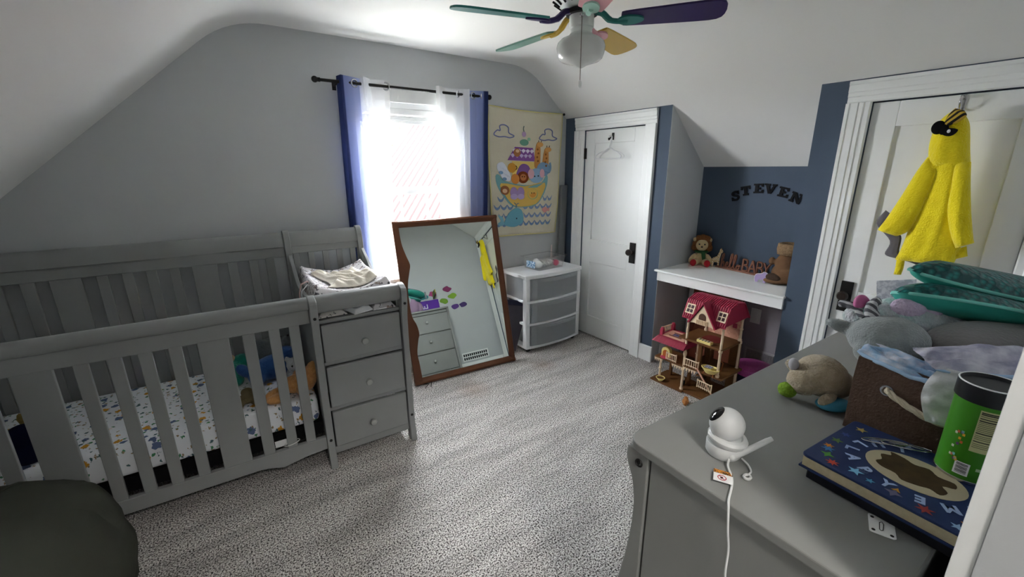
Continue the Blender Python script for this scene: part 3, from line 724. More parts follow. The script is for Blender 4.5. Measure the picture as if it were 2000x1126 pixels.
# clear bin on the cart
m_clear = M('clear_plastic', '#ffffff', .08, .5, trans=.9, alpha=.42, ior=1.1)
BN = empty('clear_bin', (-.40, -.19, .7005), .06, label='clear plastic bin of toiletries on top of the drawer cart', cat='bin')
b = B(); 
def rect(hx, hy, z, r=.02, n=4):
    p = []
    for sx, sy, a0 in ((1, 1, 0), (-1, 1, pi/2), (-1, -1, pi), (1, -1, 3*pi/2)):
        for i in range(n+1): a_ = a0+pi/2*i/n; p.append((sx*(hx-r)+r*cos(a_), sy*(hy-r)+r*sin(a_), z))
    return p
b.loops([rect(.15, .10, .0), rect(.168, .115, .10), rect(.18, .127, .102), rect(.18, .127, .106), rect(.164, .111, .106), rect(.146, .096, .004)])
ob('tub', b, m_clear, BN, smooth=40)
ob('paper_label', bx(-.165, -.06, .015, -.162, .05, .075), M('blue_white_print', '#cfe0ee', .7, var=(60, '#4f81ad', .15)), BN)
def lay(name, x, y, z, r, L_, rz, mat, label, cat, cap=None):
    root = empty(name, (-.40+x, -.19+y, .7005+z), rz, label=label, cat=cat)
    ob('tube_body', B().lathe([(r*.9, 0), (r, .004), (r, L_-.01), (r*.8, L_)], 18, TF((0, 0, r), ry=pi/2)), mat, root, smooth=40)
    if cap: ob('cap', B().lathe([(r*.82, 0), (r*.82, .02), (r*.7, .024)], 18, TF((L_, 0, r), ry=pi/2)), cap, root, smooth=40)
lay('lotion_bottle', -.06, -.03, .006, .030, .14, .1, M('printed_white', '#e9e9e6', .5, var=(70, '#9a9aa0', .12)), 'white printed lotion bottle lying in the clear bin', 'bottle', M('black_cap', '#232326', .4))
lay('cream_jar', .095, -.06, .006, .028, .03, 1.3, M('pink_plastic', '#d8607e', .4), 'pink lidded jar in the clear bin', 'jar')
r_ = empty('cotton_bag', (-.40-.10, -.19-.03, .7065), label='crumpled white cotton bag in the clear bin', cat='bag'); plush('bag', [((0, 0, .033), (.045, .05, .033)), ((.01, .03, .05), (.03, .03, .03))], M('cotton_white', '#eeeeee', .9, bump=(50, .5, .006)), r_)
ob('thermometer_stick', B().tube([(0, 0, 0), (.006, .004, .155)], .0055, 8), M('stick_pink', '#e4d3d0', .5), None, label='thin pale stick standing behind the clear bin', cat='stick', loc=(-.19, -.045, .7005), smooth=60)
# grey board leaning in the corner
ob('leaning_board', bx(-.045, -.011, 0, .045, .011, 1.39), M('grey_board', '#7b7e80', .6, var=(4, '#85888a', .5)), None, label='tall grey board leaning in the corner behind the drawer cart', cat='board', loc=(-.085, -.052, .012), rot=(-.0, .026, .2), bevel=.003)
# ================================================================ alcove: shelf and what stands on it
sh = empty('alcove_shelf', (0, 0, 0), label='white painted shelf board across the blue alcove', cat='shelf')
ob('board', bx(-.028, AY0-.006, .775, XA, AY1+.018, .79), m_white, sh, bevel=.003)
ob('front_apron', bx(-.014, AY0+.001, .705, .004, AY1-.003, .775), m_white, sh, bevel=.002)
# letters S T E V E N, slab serif, glued on the wall
m_let = M('black_foam_letter', '#15161a', .75, .2)
LW = {
 'T': [(-.5, .62), (-.5, 1), (.5, 1), (.5, .62), (.36, .62), (.32, .8), (.16, .8), (.16, .2), (.3, .2), (.3, 0), (-.3, 0), (-.3, .2), (-.16, .2), (-.16, .8), (-.32, .8), (-.36, .62)],
 'E': [(-.5, 0), (-.5, .18), (-.36, .18), (-.36, .82), (-.5, .82), (-.5, 1), (.46, 1), (.46, .66), (.3, .66), (.26, .82), (-.04, .82), (-.04, .6), (.2, .6), (.2, .4), (-.04, .4), (-.04, .18), (.28, .18), (.34, .36), (.5, .36), (.5, 0)],
 'V': [(-.62, 1), (-.62, .82), (-.48, .82), (-.16, 0), (.16, 0), (.48, .82), (.62, .82), (.62, 1), (.16, 1), (.16, .82), (.24, .82), (.02, .3), (-.14, .82), (-.04, .82), (-.04, 1)],
 'N': [(-.58, 0), (-.58, .18), (-.46, .18), (-.46, .82), (-.58, .82), (-.58, 1), (-.18, 1), (.28, .42), (.28, .82), (.14, .82), (.14, 1), (.6, 1), (.6, .82), (.48, .82), (.48, 0), (.24, 0), (-.24, .6), (-.24, .18), (-.1, .18), (-.1, 0)],
}
def letterS():
    b = B(); pts = smoothpoly([(.32, .78), (.12, .93), (-.2, .88), (-.3, .7), (-.08, .54), (.18, .44), (.3, .26), (.12, .07), (-.18, .08), (-.36, .24)], 4, closed=False)
    n = len(pts); L_, R_ = [], []
    for i, p in enumerate(pts):
        a = Vector(pts[max(i-1, 0)]); c = Vector(pts[min(i+1, n-1)]); t = (c-a).normalized(); q = Vector((-t.y, t.x))*.115
        L_.append((p[0]+q.x, p[1]+q.y)); R_.append((p[0]-q.x, p[1]-q.y))
    for i in range(n-1): b.prism([L_[i], L_[i+1], R_[i+1], R_[i]], 0, .1, 'xy')
    b.box(.28, .62, 0, .42, 1.0, .1).box(-.46, 0, 0, -.32, .38, .1)
    return b
LS = .068
cy_, cz_ = -1.585, .96; Rr = .445
for ch, yy, zz in (('S', -1.385, 1.345), ('T', -1.455, 1.385), ('E', -1.545, 1.405), ('V', -1.625, 1.405), ('E', -1.715, 1.385), ('N', -1.80, 1.350)):
    ang = math.atan2(yy-cy_, zz-cz_)   # fan out along the arc
    b = letterS() if ch == 'S' else B().prism(LW[ch], 0, .1, 'xy')
    # glyph x -> -y world, glyph y -> z, depth -> -x
    T = Matrix(((0, 0, -LS, 0), (-LS, 0, 0, 0), (0, LS, 0, -LS/2), (0, 0, 0, 1)))
    names = {'S': 'arched first, the letter S nearest the grey side wall', 'T': 'second of the arched name, the letter T', 'V': 'fourth of the arched name, the letter V', 'N': 'last of the arched name, the letter N by the blue strip'}
    nm = names.get(ch) or ('third of the arched name, the letter E between T and V' if yy > -1.6 else 'fifth of the arched name, the letter E between V and N')
    o = ob('wall_letter', B().add([tuple(T @ Vector(v)) for v in b.v], b.f), m_let, None, label='black wall letter, '+nm, cat='letter', group='black letters spelling a name', loc=(XA-.001, yy, zz), rot=(-ang*.62, 0, 0))
# lion plush, sitting
m_lb = M('cream_plush', '#d3b98b', .95, .1, bump=(220, .8, .004), sheen=.3); m_mane = M('auburn_fur', '#7d4f2c', .95, .1, var=(60, '#97653a', .5), bump=(150, 1, .008))
m_red = M('red_felt', '#b4232c', .9); m_grn = M('green_felt', '#2f5a34', .9, bump=(150, .5, .003))
LI = empty('plush_lion', (.405, -1.205, .7905), -1.05, label='small plush lion with red soles and green scarf sitting on the shelf', cat='plush toy')
plush('body', [((0, 0, .06), (.048, .045, .062)), ((0, 0, .105), (.03, .03, .03)), ((-.062, -.03, .055), (.02, .024, .05), .3, .5), ((.062, -.03, .055), (.02, .024, .05), .3, -.5), ((-.04, -.065, .032), (.028, .05, .028), 0, 0, -.25), ((.04, -.065, .032), (.028, .05, .028), 0, 0, .25)], m_lb, LI, voxel=.004, fuzz=.003)
plush('mane', [((0, .015, .165), (.072, .05, .07)), ((0, .0, .215), (.05, .04, .03)), ((-.05, .0, .14), (.03, .03, .03)), ((.05, .0, .14), (.03, .03, .03)), ((-.03, .0, .21), (.025, .025, .03)), ((.04, .0, .205), (.025, .025, .03))], m_mane, LI, voxel=.004, fuzz=.012, it=3)
fc = plush('face', [((0, -.03, .165), (.046, .03, .046)), ((0, -.055, .15), (.024, .02, .018)), ((-.056, -.008, .205), (.016, .012, .018)), ((.056, -.008, .205), (.016, .012, .018))], m_lb, LI, voxel=.004)
for s in (-1, 1): ob('eye', B().sphere((s*.02, -.058, .175), .006), m_bolt, fc, smooth=180)
ob('nose', B().sphere((0, -.074, .157), (.008, .005, .006)), m_bolt, fc, smooth=180)
for s in (-1, 1): ob('sole', B().lathe([(.022, 0), (.024, .004), (.02, .008), (.001, .009)], 16, TF((s*.052, -.106, .034), rx=pi/2, rz=-s*.25, s=(1, 1.15, 1))), m_red, LI, smooth=60)
ob('scarf', B().tube([(.045*cos(t), .038*sin(t)-.005, .112) for t in [i*2*pi/16 for i in range(16)]], .011, 8, closed=True).prism([(.0, .11), (.03, .11), (.036, .055), (.012, .05)], -.056, -.047), m_grn, LI, smooth=40)
ob('base_plate', bx(-.085, -.115, -.0003, .06, .0, .004), M('pale_pink_card', '#e9cfcb', .7), LI)
# giraffe cutout
GI = empty('giraffe_cutout', (.43, -1.318, .7905), -1.2, label='little white and yellow wooden giraffe leaning by the hello sign', cat='ornament')
gp = [(-.028, 0), (-.03, .05), (-.02, .058), (.008, .07), (.022, .10), (.026, .118), (.034, .125), (.038, .118), (.05, .104), (.046, .095), (.038, .092), (.03, .055), (.03, 0), (.018, 0), (.016, .03), (-.012, .03), (-.014, 0)]
ob('figure', B().prism(gp, -.006, .006), M('giraffe_print', '#eee3c8', .6, var=(160, '#b58a3e', .12)), GI, bevel=.001).scale = (.95, 1, 1.22)
# hello BABY sign
m_sg = M('brown_mdf', '#8a5f4c', .6, .3, var=(12, '#7d5443', .5))
SG = empty('hello_baby_sign', (.432, -1.36, .7905), -pi/2-.12, label='brown cutout sign reading hello BABY standing along the shelf', cat='sign')
ob('base', bx(-.035, -.016, 0, .385, .016, .012), m_sg, SG, bevel=.001)
def stroke(b, pts, w=.0065): b.tube([(x, 0, z) for x, z in smoothpoly(pts, 5, closed=False)], w, 6)
b = B()
stroke(b, [(.0, .012), (.012, .05), (.022, .10), (.018, .115), (.008, .09), (.006, .012), (.014, .045), (.028, .05), (.032, .012), (.042, .02)])     # h
b2 = B(); stroke(b2, [(.042, .02), (.06, .035), (.062, .05), (.052, .052), (.048, .03), (.058, .012), (.074, .02)])    # e
b3 = B(); stroke(b3, [(.074, .02), (.092, .07), (.096, .115), (.088, .12), (.082, .09), (.084, .03), (.094, .012), (.104, .02)])
b4 = B(); stroke(b4, [(.104, .02), (.122, .07), (.126, .112), (.118, .118), (.112, .09), (.114, .03), (.124, .012), (.134, .02)])
b5 = B(); stroke(b5, [(.134, .02), (.14, .042), (.152, .045), (.16, .03), (.152, .013), (.142, .018), (.142, .035), (.17, .045)])
for bb in (b, b2, b3, b4, b5): ob('script_letter', bb, m_sg, SG, smooth=60)
def cap(strokes):
    bb = B()
    for s_ in strokes: stroke(bb, s_, .0075)
    ob('capital_letter', bb, m_sg, SG, smooth=60)
x = .185; cap([[(x, .012), (x, .10)], [(x, .10), (x+.03, .095), (x+.032, .065), (x, .058)], [(x, .058), (x+.036, .05), (x+.038, .018), (x, .014)]])
x = .235; cap([[(x, .012), (x+.024, .102)], [(x+.024, .102), (x+.048, .012)], [(x+.01, .04), (x+.038, .04)]])
x = .297; cap([[(x, .012), (x, .10)], [(x, .10), (x+.03, .095), (x+.032, .065), (x, .058)], [(x, .058), (x+.036, .05), (x+.038, .018), (x, .014)]])
x = .342; cap([[(x, .102), (x+.024, .055)], [(x+.048, .102), (x+.024, .055), (x+.024, .012)]])
# brown fleece bag with a fuzzy collar, and a lilac elephant cutout in front
m_suede = M('brown_suede', '#7c5e46', .9, .1, var=(20, '#6b503b', .5), bump=(60, .3, .004)); m_sherpa = M('sherpa', '#a08567', .95, .1, var=(90, '#8a7055', .4), bump=(130, 1, .01))
BG = empty('fleece_bag', (.285, -1.885, .7905), 0, label='brown suede bag with a fuzzy collar at the end of the shelf', cat='bag')
plush('pouch', [((0, 0, .075), (.07, .085, .075)), ((-.01, .0, .14), (.055, .065, .08)), ((-.03, .05, .022), (.06, .07, .022)), ((-.02, .085, .15), (.02, .022, .028))], m_suede, BG, voxel=.006)
ob('collar', B().lathe([(.05, .20), (.066, .205), (.072, .24), (.068, .275), (.055, .28), (.05, .25)], 24, TF((0, .0, 0))), m_sherpa, BG, smooth=180)
plush('lining', [((-.062, .045, .05), (.02, .05, .03), 0, .5)], M('dark_fur', '#4a3a2e', .95, bump=(150, .8, .006)), BG, voxel=.006)
EL = empty('elephant_cutout', (.222, -1.765, .7905), -1.35, label='lilac wooden elephant leaning on the brown bag', cat='ornament')
ob('figure', B().prism(smoothpoly([(-.035, 0), (-.04, .03), (-.03, .055), (-.0, .062), (.015, .075), (.035, .066), (.042, .045), (.056, .05), (.06, .062), (.066, .06), (.064, .04), (.046, .026), (.03, .028), (.03, 0), (.014, 0), (.012, .018), (-.016, .018), (-.018, 0)], 2), -.005, .005), M('lilac_paint', '#b6a3cf', .6), EL, bevel=.001)
ob('edge_outline', B().tube([(x_, -.006, z_) for x_, z_ in smoothpoly([(-.018, .0), (-.035, .0), (-.04, .03), (-.03, .055), (-.0, .062), (.015, .075), (.035, .066), (.042, .045)], 3, closed=False)], .002, 5), m_white, EL)

# ---------------------------------------------------------------- under the shelf: vent, outlet, wooden frame behind
m_vent = M('vent_white', '#b9b6b8', .5)
VT = empty('floor_register', (XA, -1.75, .14), label='slotted wall register low at the back of the alcove', cat='vent')
ob('plate', bx(-.008, -.13, -.06, 0, .13, .06), m_vent, VT, bevel=.002)
for i in range(22): ob('louver', bx(-.012, -.115+i*.0105, -.045, -.008, -.1105+i*.0105, .045), M('louver_grey_metal', '#8d8b8e', .5), VT)  # louvers in a darker grey than the plate
OT = empty('wall_outlet', (XA, -1.66, .46), label='white power outlet on the wall under the shelf', cat='outlet')
ob('plate', bx(-.006, -.036, -.058, 0, .036, .058), m_white, OT, bevel=.002)
for z in (-.022, .022): ob('socket', bx(-.009, -.016, z-.014, -.006, .016, z+.014), m_white, OT, bevel=.002)
ob('white_board', bx(-.012, -.11, 0, .012, .11, .66), m_white, None, label='white board standing behind the dollhouse under the shelf', cat='board', loc=(.44, -1.235, 0.001), bevel=.002)
m_dw = M('dark_wood', '#6b3420', .5, .4, var=(8, '#7a3f28', .5))
ob('wooden_tray', B().box(-.012, -.20, 0, .012, -.16, .62).box(-.012, .16, 0, .012, .20, .62).box(-.012, -.16, .56, .012, .16, .62).box(-.006, -.16, 0, .006, .16, .56), m_dw, None, label='reddish wooden framed panel standing behind the dollhouse roof', cat='panel', loc=(.30, -1.42, 0.001), rot=(0, .08, 0), bevel=.002)
# pink tub with navy body
PT = empty('toy_tub', (.24, -1.80, 0.001), label='round tub with pink lid and navy body on the alcove floor', cat='tub')
ob('tub_body', B().lathe([(.10, 0), (.108, .01), (.122, .135), (.118, .14)], 28), M('navy_plastic', '#1d1a44', .4), PT, smooth=40)
ob('lid', B().lathe([(.129, .12), (.131, .16), (.128, .168), (.112, .172), (.105, .178), (.06, .182), (.001, .182)], 32), M('pink_plastic_lid', '#c14fa0', .4, .4, var=(120, '#cc63ad', .3)), PT, smooth=40)
# ================================================================ dollhouse (faces the room, -x)
m_brn = M('dollhouse_brown', '#6a4423', .55, .35, var=(10, '#75502b', .5)); m_crm = M('dollhouse_cream', '#ead2b2', .5, .4); m_rr = M('dollhouse_red_roof', '#9c2440', .45, .4); m_rp = M('dollhouse_pink_red', '#b23a55', .5, .35)
m_pk = M('dollhouse_peach', '#e8b59c', .55); m_yel = M('dollhouse_yellow', '#ecd98a', .45)
DH = empty('dollhouse', (-.233, -1.535, 0.001), label='red roofed dollhouse opened out on the carpet before the alcove', cat='dollhouse')
# local: x into the alcove, y along the wall (negative = towards second door)
def dh(name, *a, mat=m_brn, parent=None, bevel=.002): return ob(name, bx(*a), mat, parent or DH, bevel=bevel)
dh('ground_plate', -.02, -.02, 0, .20, .245, .014)
dh('ground_plate', .0, -.30, 0, .30, -.02, .014)
dh('middle_floor', .0, -.28, .195, .27, .0, .21)
dh('deck_floor', .0, .0, .185, .19, .235, .197)
dh('tower_floor', .0, -.255, .395, .26, .005, .41)
dh('wing_floor', .005, .0, .395, .25, .06, .408)
dh('back_board', .262, -.255, .0, .272, -.18, .40); dh('back_board', .262, -.07, .0, .272, .0, .40); dh('deck_leg', .10, .0, .014, .125, .02, .185); dh('deck_leg', .13, .17, .014, .15, .19, .185)
dh('inner_leg', .17, -.09, .21, .19, -.06, .395); dh('inner_leg', .02, -.11, .21, .04, -.085, .395)
def column(x, y, z0, z1):
    b = B(); Hh = z1-z0
    b.lathe([(.013, 0), (.013, .015), (.009, .02), (.008, Hh*.45), (.012, Hh*.47), (.013, Hh*.49), (.012, Hh*.51), (.008, Hh*.53), (.008, Hh-.02), (.012, Hh-.015), (.012, Hh)], 12, TF((x, y, z0)))
    ob('column', b, m_crm, DH, smooth=35)
column(.008, .0, .012, .585); column(.008, -.245, .21, .585); column(.25, -.245, .41, .585); column(.25, .0, .41, .585); column(.25, -.25, .0, .41)
column(.06, -.06, .21, .395); column(.03, .2, .014, .185)
# brick wall at the back of the tower room
bw = dh('brick_wall', .252, -.235, .41, .258, -.01, .60, mat=m_pk)
m_bk = M('peach_brick', '#dfa88e', .6)
for r_ in range(11):
    for c_ in range(8):
        y0 = -.233+c_*.0278+(.0139 if r_ % 2 else 0)
        if y0+.025 < -.012 and not (.455 < .413+r_*.016 < .55 and -.145 < y0 < -.075): ob('brick', bx(.2495, y0, .413+r_*.016, .2525, y0+.025, .413+r_*.016+.013), m_bk, bw)
wn = dh('inner_window', .246, -.135, .46, .252, -.06, .545, mat=M('window_orange_wood', '#b06a2d', .5))
dh('inner_pane', .244, -.125, .47, .2465, -.07, .535, mat=M('toy_glass_blue', '#8ea3bf', .2), parent=wn)
dh('picture_frame', .246, -.215, .49, .2495, -.185, .525, mat=m_rp)
# mansard roof with ribs
roofp = [(-.03, .575), (.02, .69), (.10, .715), (.19, .70), (.285, .585)]
b = B(); 
y0r, y1r = -.275, .03
def roof_rings(y, o=0): return [(x, y, z+o) for x, z in roofp]
b.loops([roof_rings(y0r)+list(reversed(roof_rings(y0r, -.01))), roof_rings(y1r)+list(reversed(roof_rings(y1r, -.01)))])
rf = ob('roof', b, m_rr, DH)
ob('gable_end', B().prism([(-.022, .577), (.02, .688), (.10, .712), (.19, .697), (.278, .585)], y0r+.005, y0r+.012, 'xz'), m_rr, rf)
ob('gable_end', B().prism([(-.022, .577), (.02, .688), (.10, .712), (.19, .697), (.278, .585)], y1r-.012, y1r-.005, 'xz'), m_rr, rf)
for i in range(21):
    y = y0r+.004+i*(y1r-y0r-.014)/20
    b = B()
    for (a_, c_) in zip(roofp, roofp[1:]): b.prism([(a_[0], a_[1]), (c_[0], c_[1]), (c_[0]-.002, c_[1]+.005), (a_[0]-.004, a_[1]+.004)], y, y+.006, 'xz')
    ob('roof_rib', b, m_rp, rf)
def roofwin(y):
    # lies on the front slope
    sl_ = math.atan2(.115, .05)
    T = Matrix.Translation((-.006, y, .631)) @ Matrix.Rotation(-(sl_-pi/2)+.0, 4, 'Y')
    T = Matrix.Translation((-.008, y, .633)) @ Matrix.Rotation(radians(23), 4, 'Y')
    f_ = B(); f_.box(-.006, -.03, -.034, .0, .03, .034, T)
    o = ob('roof_window', f_, m_crm, rf)
    for yy in (-.012, .012):
        for zz in (-.014, .014): ob('pane', B().box(-.0075, yy-.009, zz-.011, -.0055, yy+.009, zz+.011, T), M('toy_pane_dark', '#3a1a20', .3), o)
roofwin(-.235); roofwin(-.015)
# front gable
g0, g1 = -.20, -.055; gm = (g0+g1)/2
dg_ = ob('dormer_front', B().prism([(g0-.01, .555), (gm, .69), (g1+.01, .555), (g1-.02, .56), (gm+.02, .556), (gm-.02, .556), (g0+.02, .56)], -.052, -.045, 'yz'), m_crm, rf)
for s, e in ((g0-.02, gm), (g1+.02, gm)):
    ob('dormer_roof', B().prism([(s, .55), (e, .70), (e, .712), (s-(.008 if s < e else -.008), .556)], -.06, .06, 'yz'), m_rr, rf)
ob('dormer_window', B().prism([(gm-.024, .592)]+[(gm+.024*cos(t), .612+.024*sin(t)) for t in [pi-i*pi/10 for i in range(11)]]+[(gm+.024, .592)], -.0545, -.052, 'yz'), M('toy_pane_brown', '#5a3f33', .4), dg_)
for i in range(7): dh('dormer_rail', -.058, gm-.036+i*.012-.0015, .558, -.054, gm-.036+i*.012+.0015, .588, mat=m_crm, parent=dg_, bevel=0)
dh('dormer_rail', -.059, gm-.042, .586, -.053, gm+.042, .590, mat=m_crm, parent=dg_, bevel=0)
# left wing: red skirted terrace over the oven
aw = ob('terrace_skirt', B().loops([[(-.005, -.01, .362), (.19, -.01, .362), (.19, .225, .362), (-.005, .225, .362)], [(-.035, -.01, .325), (.21, -.01, .325), (.21, .25, .325), (-.035, .25, .325)]]), m_rp, DH)
for i in range(24): ob('skirt_rib', B().tube([(-.006, -.006+i*.0098, .363), (-.036, -.006+i*.0104, .326)], .0022, 5), m_rp, aw)
dh('terrace_floor', -.003, -.008, .362, .188, .223, .368, mat=m_rr)
tr_ = dh('terrace_rug', .01, .02, .3685, .15, .20, .373, mat=m_pk)
dh('rug_stripe', .035, .06, .373, .05, .16, .3745, mat=m_dw, parent=tr_); dh('rug_stripe', .10, .06, .373, .115, .16, .3745, mat=m_dw, parent=tr_); dh('rug_print', .055, .075, .373, .095, .145, .3745, mat=M('rug_blue_print', '#7f7fb0', .6, var=(90, '#3f3560', .2)), parent=tr_)
for x, y in ((.02, .205), (.17, .215)):
    ob('chimney_post', B().box(x-.014, y-.012, .366, x+.014, y+.012, .41).lathe([(.014, .40), (.014, .416), (.009, .424), (.001, .426)], 14, TF((x, y, 0))), m_rp, DH, bevel=.002)
def fence(x0, y0, x1, y1, z, n=6, hgt=.052, rise=0):
    b = B(); d = Vector((x1-x0, y1-y0, rise)); L_ = d.length
    root = ob('fence', B().tube([(x0, y0, z+hgt), (x1, y1, z+hgt+rise)], .004, 6).tube([(x0, y0, z+.008), (x1, y1, z+.008+rise)], .003, 6), m_crm, DH)
    for i in range(n+1):
        p = Vector((x0, y0, z))+d*(i/n); e = i in (0, n)
        ob('fence_picket', B().tube([p, p+Vector((0, 0, hgt+(.008 if e else 0)))], .0045 if e else .0028, 5), m_crm, root)
fence(.0, .14, .0, .06, .20); fence(.0, -.01, .0, -.11, .21); fence(.19, .22, .04, .225, .372, n=7, hgt=.04); fence(-.02, -.13, -.03, -.235, .10, n=7); fence(-.035, -.235, -.06, -.32, .01, n=6)
# lace valance under the decks
for y0, y1, z in ((.235, .165, .185), (.09, -.0, .185), (-.0, -.10, .195)):
    b = B(); n_ = 5
    for i in range(n_):
        a_ = y0+(y1-y0)*i/n_; c_ = y0+(y1-y0)*(i+1)/n_; b.prism([(a_, z), (c_, z), ((a_+c_)/2, z-.028)], -.003, .0, 'yz')
    ob('lace_valance', b, m_crm, DH)
# stair
st_ = empty('toy_stair', (0, 0, 0), parent=DH)
for i in range(6): dh('stair_step', .0+i*.0, -.10-.022*i, .165-.028*i, .07, -.125-.022*i, .175-.028*i, mat=m_brn)
bpy.data.objects.remove(st_)
ob('stair_rail', B().tube([(-.005, -.105, .225), (.0, -.23, .07)], .006, 6), m_pk, DH)
# loose doll furniture, each its own thing
def toy(name, x, y, z, label, cat, rz=0): return empty(name, (-.233+x, -1.535+y, .001+z), rz, label=label, cat=cat)
t = toy('toy_oven', .03, .16, .1975, 'arched yellow toy oven on the dollhouse deck', 'toy')
ob('oven_body', B().prism([(-.035, 0)]+[(.035*cos(a_), .05+.035*sin(a_)) for a_ in [pi-i*pi/10 for i in range(11)]]+[(.035, 0)], -.012, .018, 'yz'), m_yel, t, bevel=.002)
ob('oven_mouth', B().prism([(-.022, .012)]+[(.022*cos(a_), .04+.022*sin(a_)) for a_ in [pi-i*pi/8 for i in range(9)]]+[(.022, .012)], -.0135, -.012, 'yz'), M('oven_orange', '#b5602a', .6), t)
ob('oven_base', B().lathe([(.04, 0), (.042, .004), (.03, .012)], 16), m_rp, t, smooth=40)
t = toy('toy_basin', .0, .17, .0145, 'small round cream toy basin with brown water on the ground plate', 'toy')
ob('bowl', B().lathe([(.016, 0), (.03, .02), (.034, .024), (.03, .026), (.026, .02), (.001, .018)], 18), m_yel, t, smooth=50); ob('water', B().lathe([(.027, .0205), (.001, .0215)], 16), m_brn, t)
t = toy('toy_bathtub', -.005, -.20, .211, 'cream toy bathtub on brown feet by the dollhouse column', 'toy')
ob('tub_shell', B().lathe([(.03, .016), (.048, .04), (.056, .052), (.052, .054), (.042, .036), (.001, .024)], 24, TF(s=(.72, 1.1, 1))), m_yel, t, smooth=50)
for sx in (-1, 1):
    for sy in (-1, 1): ob('foot', B().tube([(sx*.018, sy*.03, .02), (sx*.026, sy*.04, 0.003)], .004, 6), M('toy_brown_feet', '#8d4e22', .5), t)
ob('shower_arm', B().tube([(.03, -.055, .04), (.034, -.062, .10), (.02, -.05, .12)], .004, 6), M('toy_brown_feet', '#8d4e22', .5), t); ob('book_page', bx(-.02, -.01, .0545, .02, .035, .058), M('toy_book_print', '#cfcbd6', .6, var=(120, '#4a4e78', .2)), t)
t = toy('toy_keyboard', .02, -.125, .4105, 'cream toy piano keyboard at the edge of the dollhouse upper floor', 'toy')
ob('case', bx(-.018, -.05, 0, .018, .05, .02), m_yel, t, bevel=.003)
for i in range(9): ob('key', bx(-.016, -.044+i*.01, .02, .006, -.036+i*.01, .0225), M('toy_key_dark', '#4c5a4a', .5) if i % 2 else m_crm, t)
t = toy('toy_rug', .13, -.12, .4105, 'dark red toy rug on the dollhouse upper floor', 'toy')
ob('cloth', B().prism(smoothpoly([(-.05, -.05), (.0, -.07), (.05, -.04), (.06, .03), (.02, .06), (-.05, .05)], 3), 0, .003, 'xy'), M('toy_rug_red', '#7a2a24', .9), t)
t = toy('toy_table', -.03, -.255, .006, 'little brown toy table by the lowest picket fence', 'toy', .2)
ob('table_top', bx(-.035, -.03, .045, .035, .03, .05), m_crm, t); 
for sx in (-1, 1):
    for sy in (-1, 1): ob('leg', B().tube([(sx*.026, sy*.022, 0), (sx*.026, sy*.022, .045)], .004, 6), m_crm, t)
t = toy('toy_cushion_pair', .07, .03, .0145, 'black and white toy by the dollhouse stair', 'toy'); ob('figure_body', B().sphere((0, 0, .022), (.018, .018, .022)), m_bolt, t, smooth=180); ob('figure_head', B().sphere((0, 0, .05), .013), m_white, t, smooth=180)
t = empty('toy_squirrel', (-.365, -1.66, .001), .5, label='tiny orange brown toy figure on the carpet beyond the dresser corner', cat='toy')
plush('body', [((0, 0, .022), (.03, .022, .02)), ((.028, 0, .03), (.016, .015, .015)), ((-.03, 0, .025), (.02, .014, .018))], M('toy_orange', '#c98a4e', .8, var=(60, '#a86a35', .4)), t, voxel=.003)
# ================================================================ dresser
m_dr = M('grey_dresser_paint', '#8d8e8c', .42, .4, var=(3, '#888987', .5), bump=(120, .05, .002))
DRZ = .92
DR = empty('dresser', (-2.055, -2.492, 0), radians(-2.2), label='long grey dresser with six knobbed drawers in the foreground', cat='dresser')
LD, DD = 1.26, .52      # local x right, y back is negative
def rrect(x0, y0, x1, y1, r, n=6):
    p = []
    for cx_, cy2, a0 in ((x1-r, y1-r, 0), (x0+r, y1-r, pi/2)):
        for i in range(n+1): a_ = a0+pi/2*i/n; p.append((cx_+r*cos(a_), cy2+r*sin(a_)))
    return p+[(x0, y0), (x1, y0)]
ob('top', B().prism(rrect(-.012, -DD, LD+.012, .006, .045), DRZ-.024, DRZ, 'xy'), m_dr, DR, bevel=.005, seg=3)
for x0, x1 in ((.0, .022), (LD-.022, LD)):
    # side board whose front edge is shaped like a sleigh
    fr = smoothpoly([(.0, DRZ-.025), (.002, .86), (-.022, .80), (-.03, .72), (-.02, .60), (.004, .45), (.014, .30), (.012, .16), (.03, .06), (.045, 0)], 4, closed=False)
    ob('side_board', B().prism(fr+[(-.06, 0), (-.062, DRZ-.025)], x0-.006, x1, 'yz'), m_dr, DR, bevel=.003)
    ob('side_panel', bx(x0 if x0 < .5 else x0+.006, -DD+.02, .07, x1 if x0 > .5 else x1-.006, -.068, DRZ-.025), m_dr, DR)
    ob('rear_foot', bx(x0, -DD+.02, 0, x1, -DD+.07, .07), m_dr, DR)
T = TF((-.007, -.035, .868), ry=-pi/2)
ob('bolt', B().tube([(-.008, -.038+.009*cos(t), .868+.009*sin(t)) for t in [i*2*pi/16 for i in range(16)]], .0022, 6, closed=True).lathe([(.006, 0), (.006, .001)], 12, T), m_bolt, DR, smooth=60)
b = B(); b.box(.022, -DD+.015, .07, LD-.022, -DD+.022, DRZ-.025).box(.022, -DD+.02, .06, LD-.022, -.04, .075).box(.022, -.045, .86, LD-.022, -.03, DRZ-.025).box(LD/2-.012, -.045, .075, LD/2+.012, -.03, .86).box(.022, -.045, .06, LD-.022, -.03, .1)
for z in (.355, .61): b.box(.022, -.05, z-.008, LD-.022, -.036, z+.008)
ob('carcass', b, m_dr, DR)
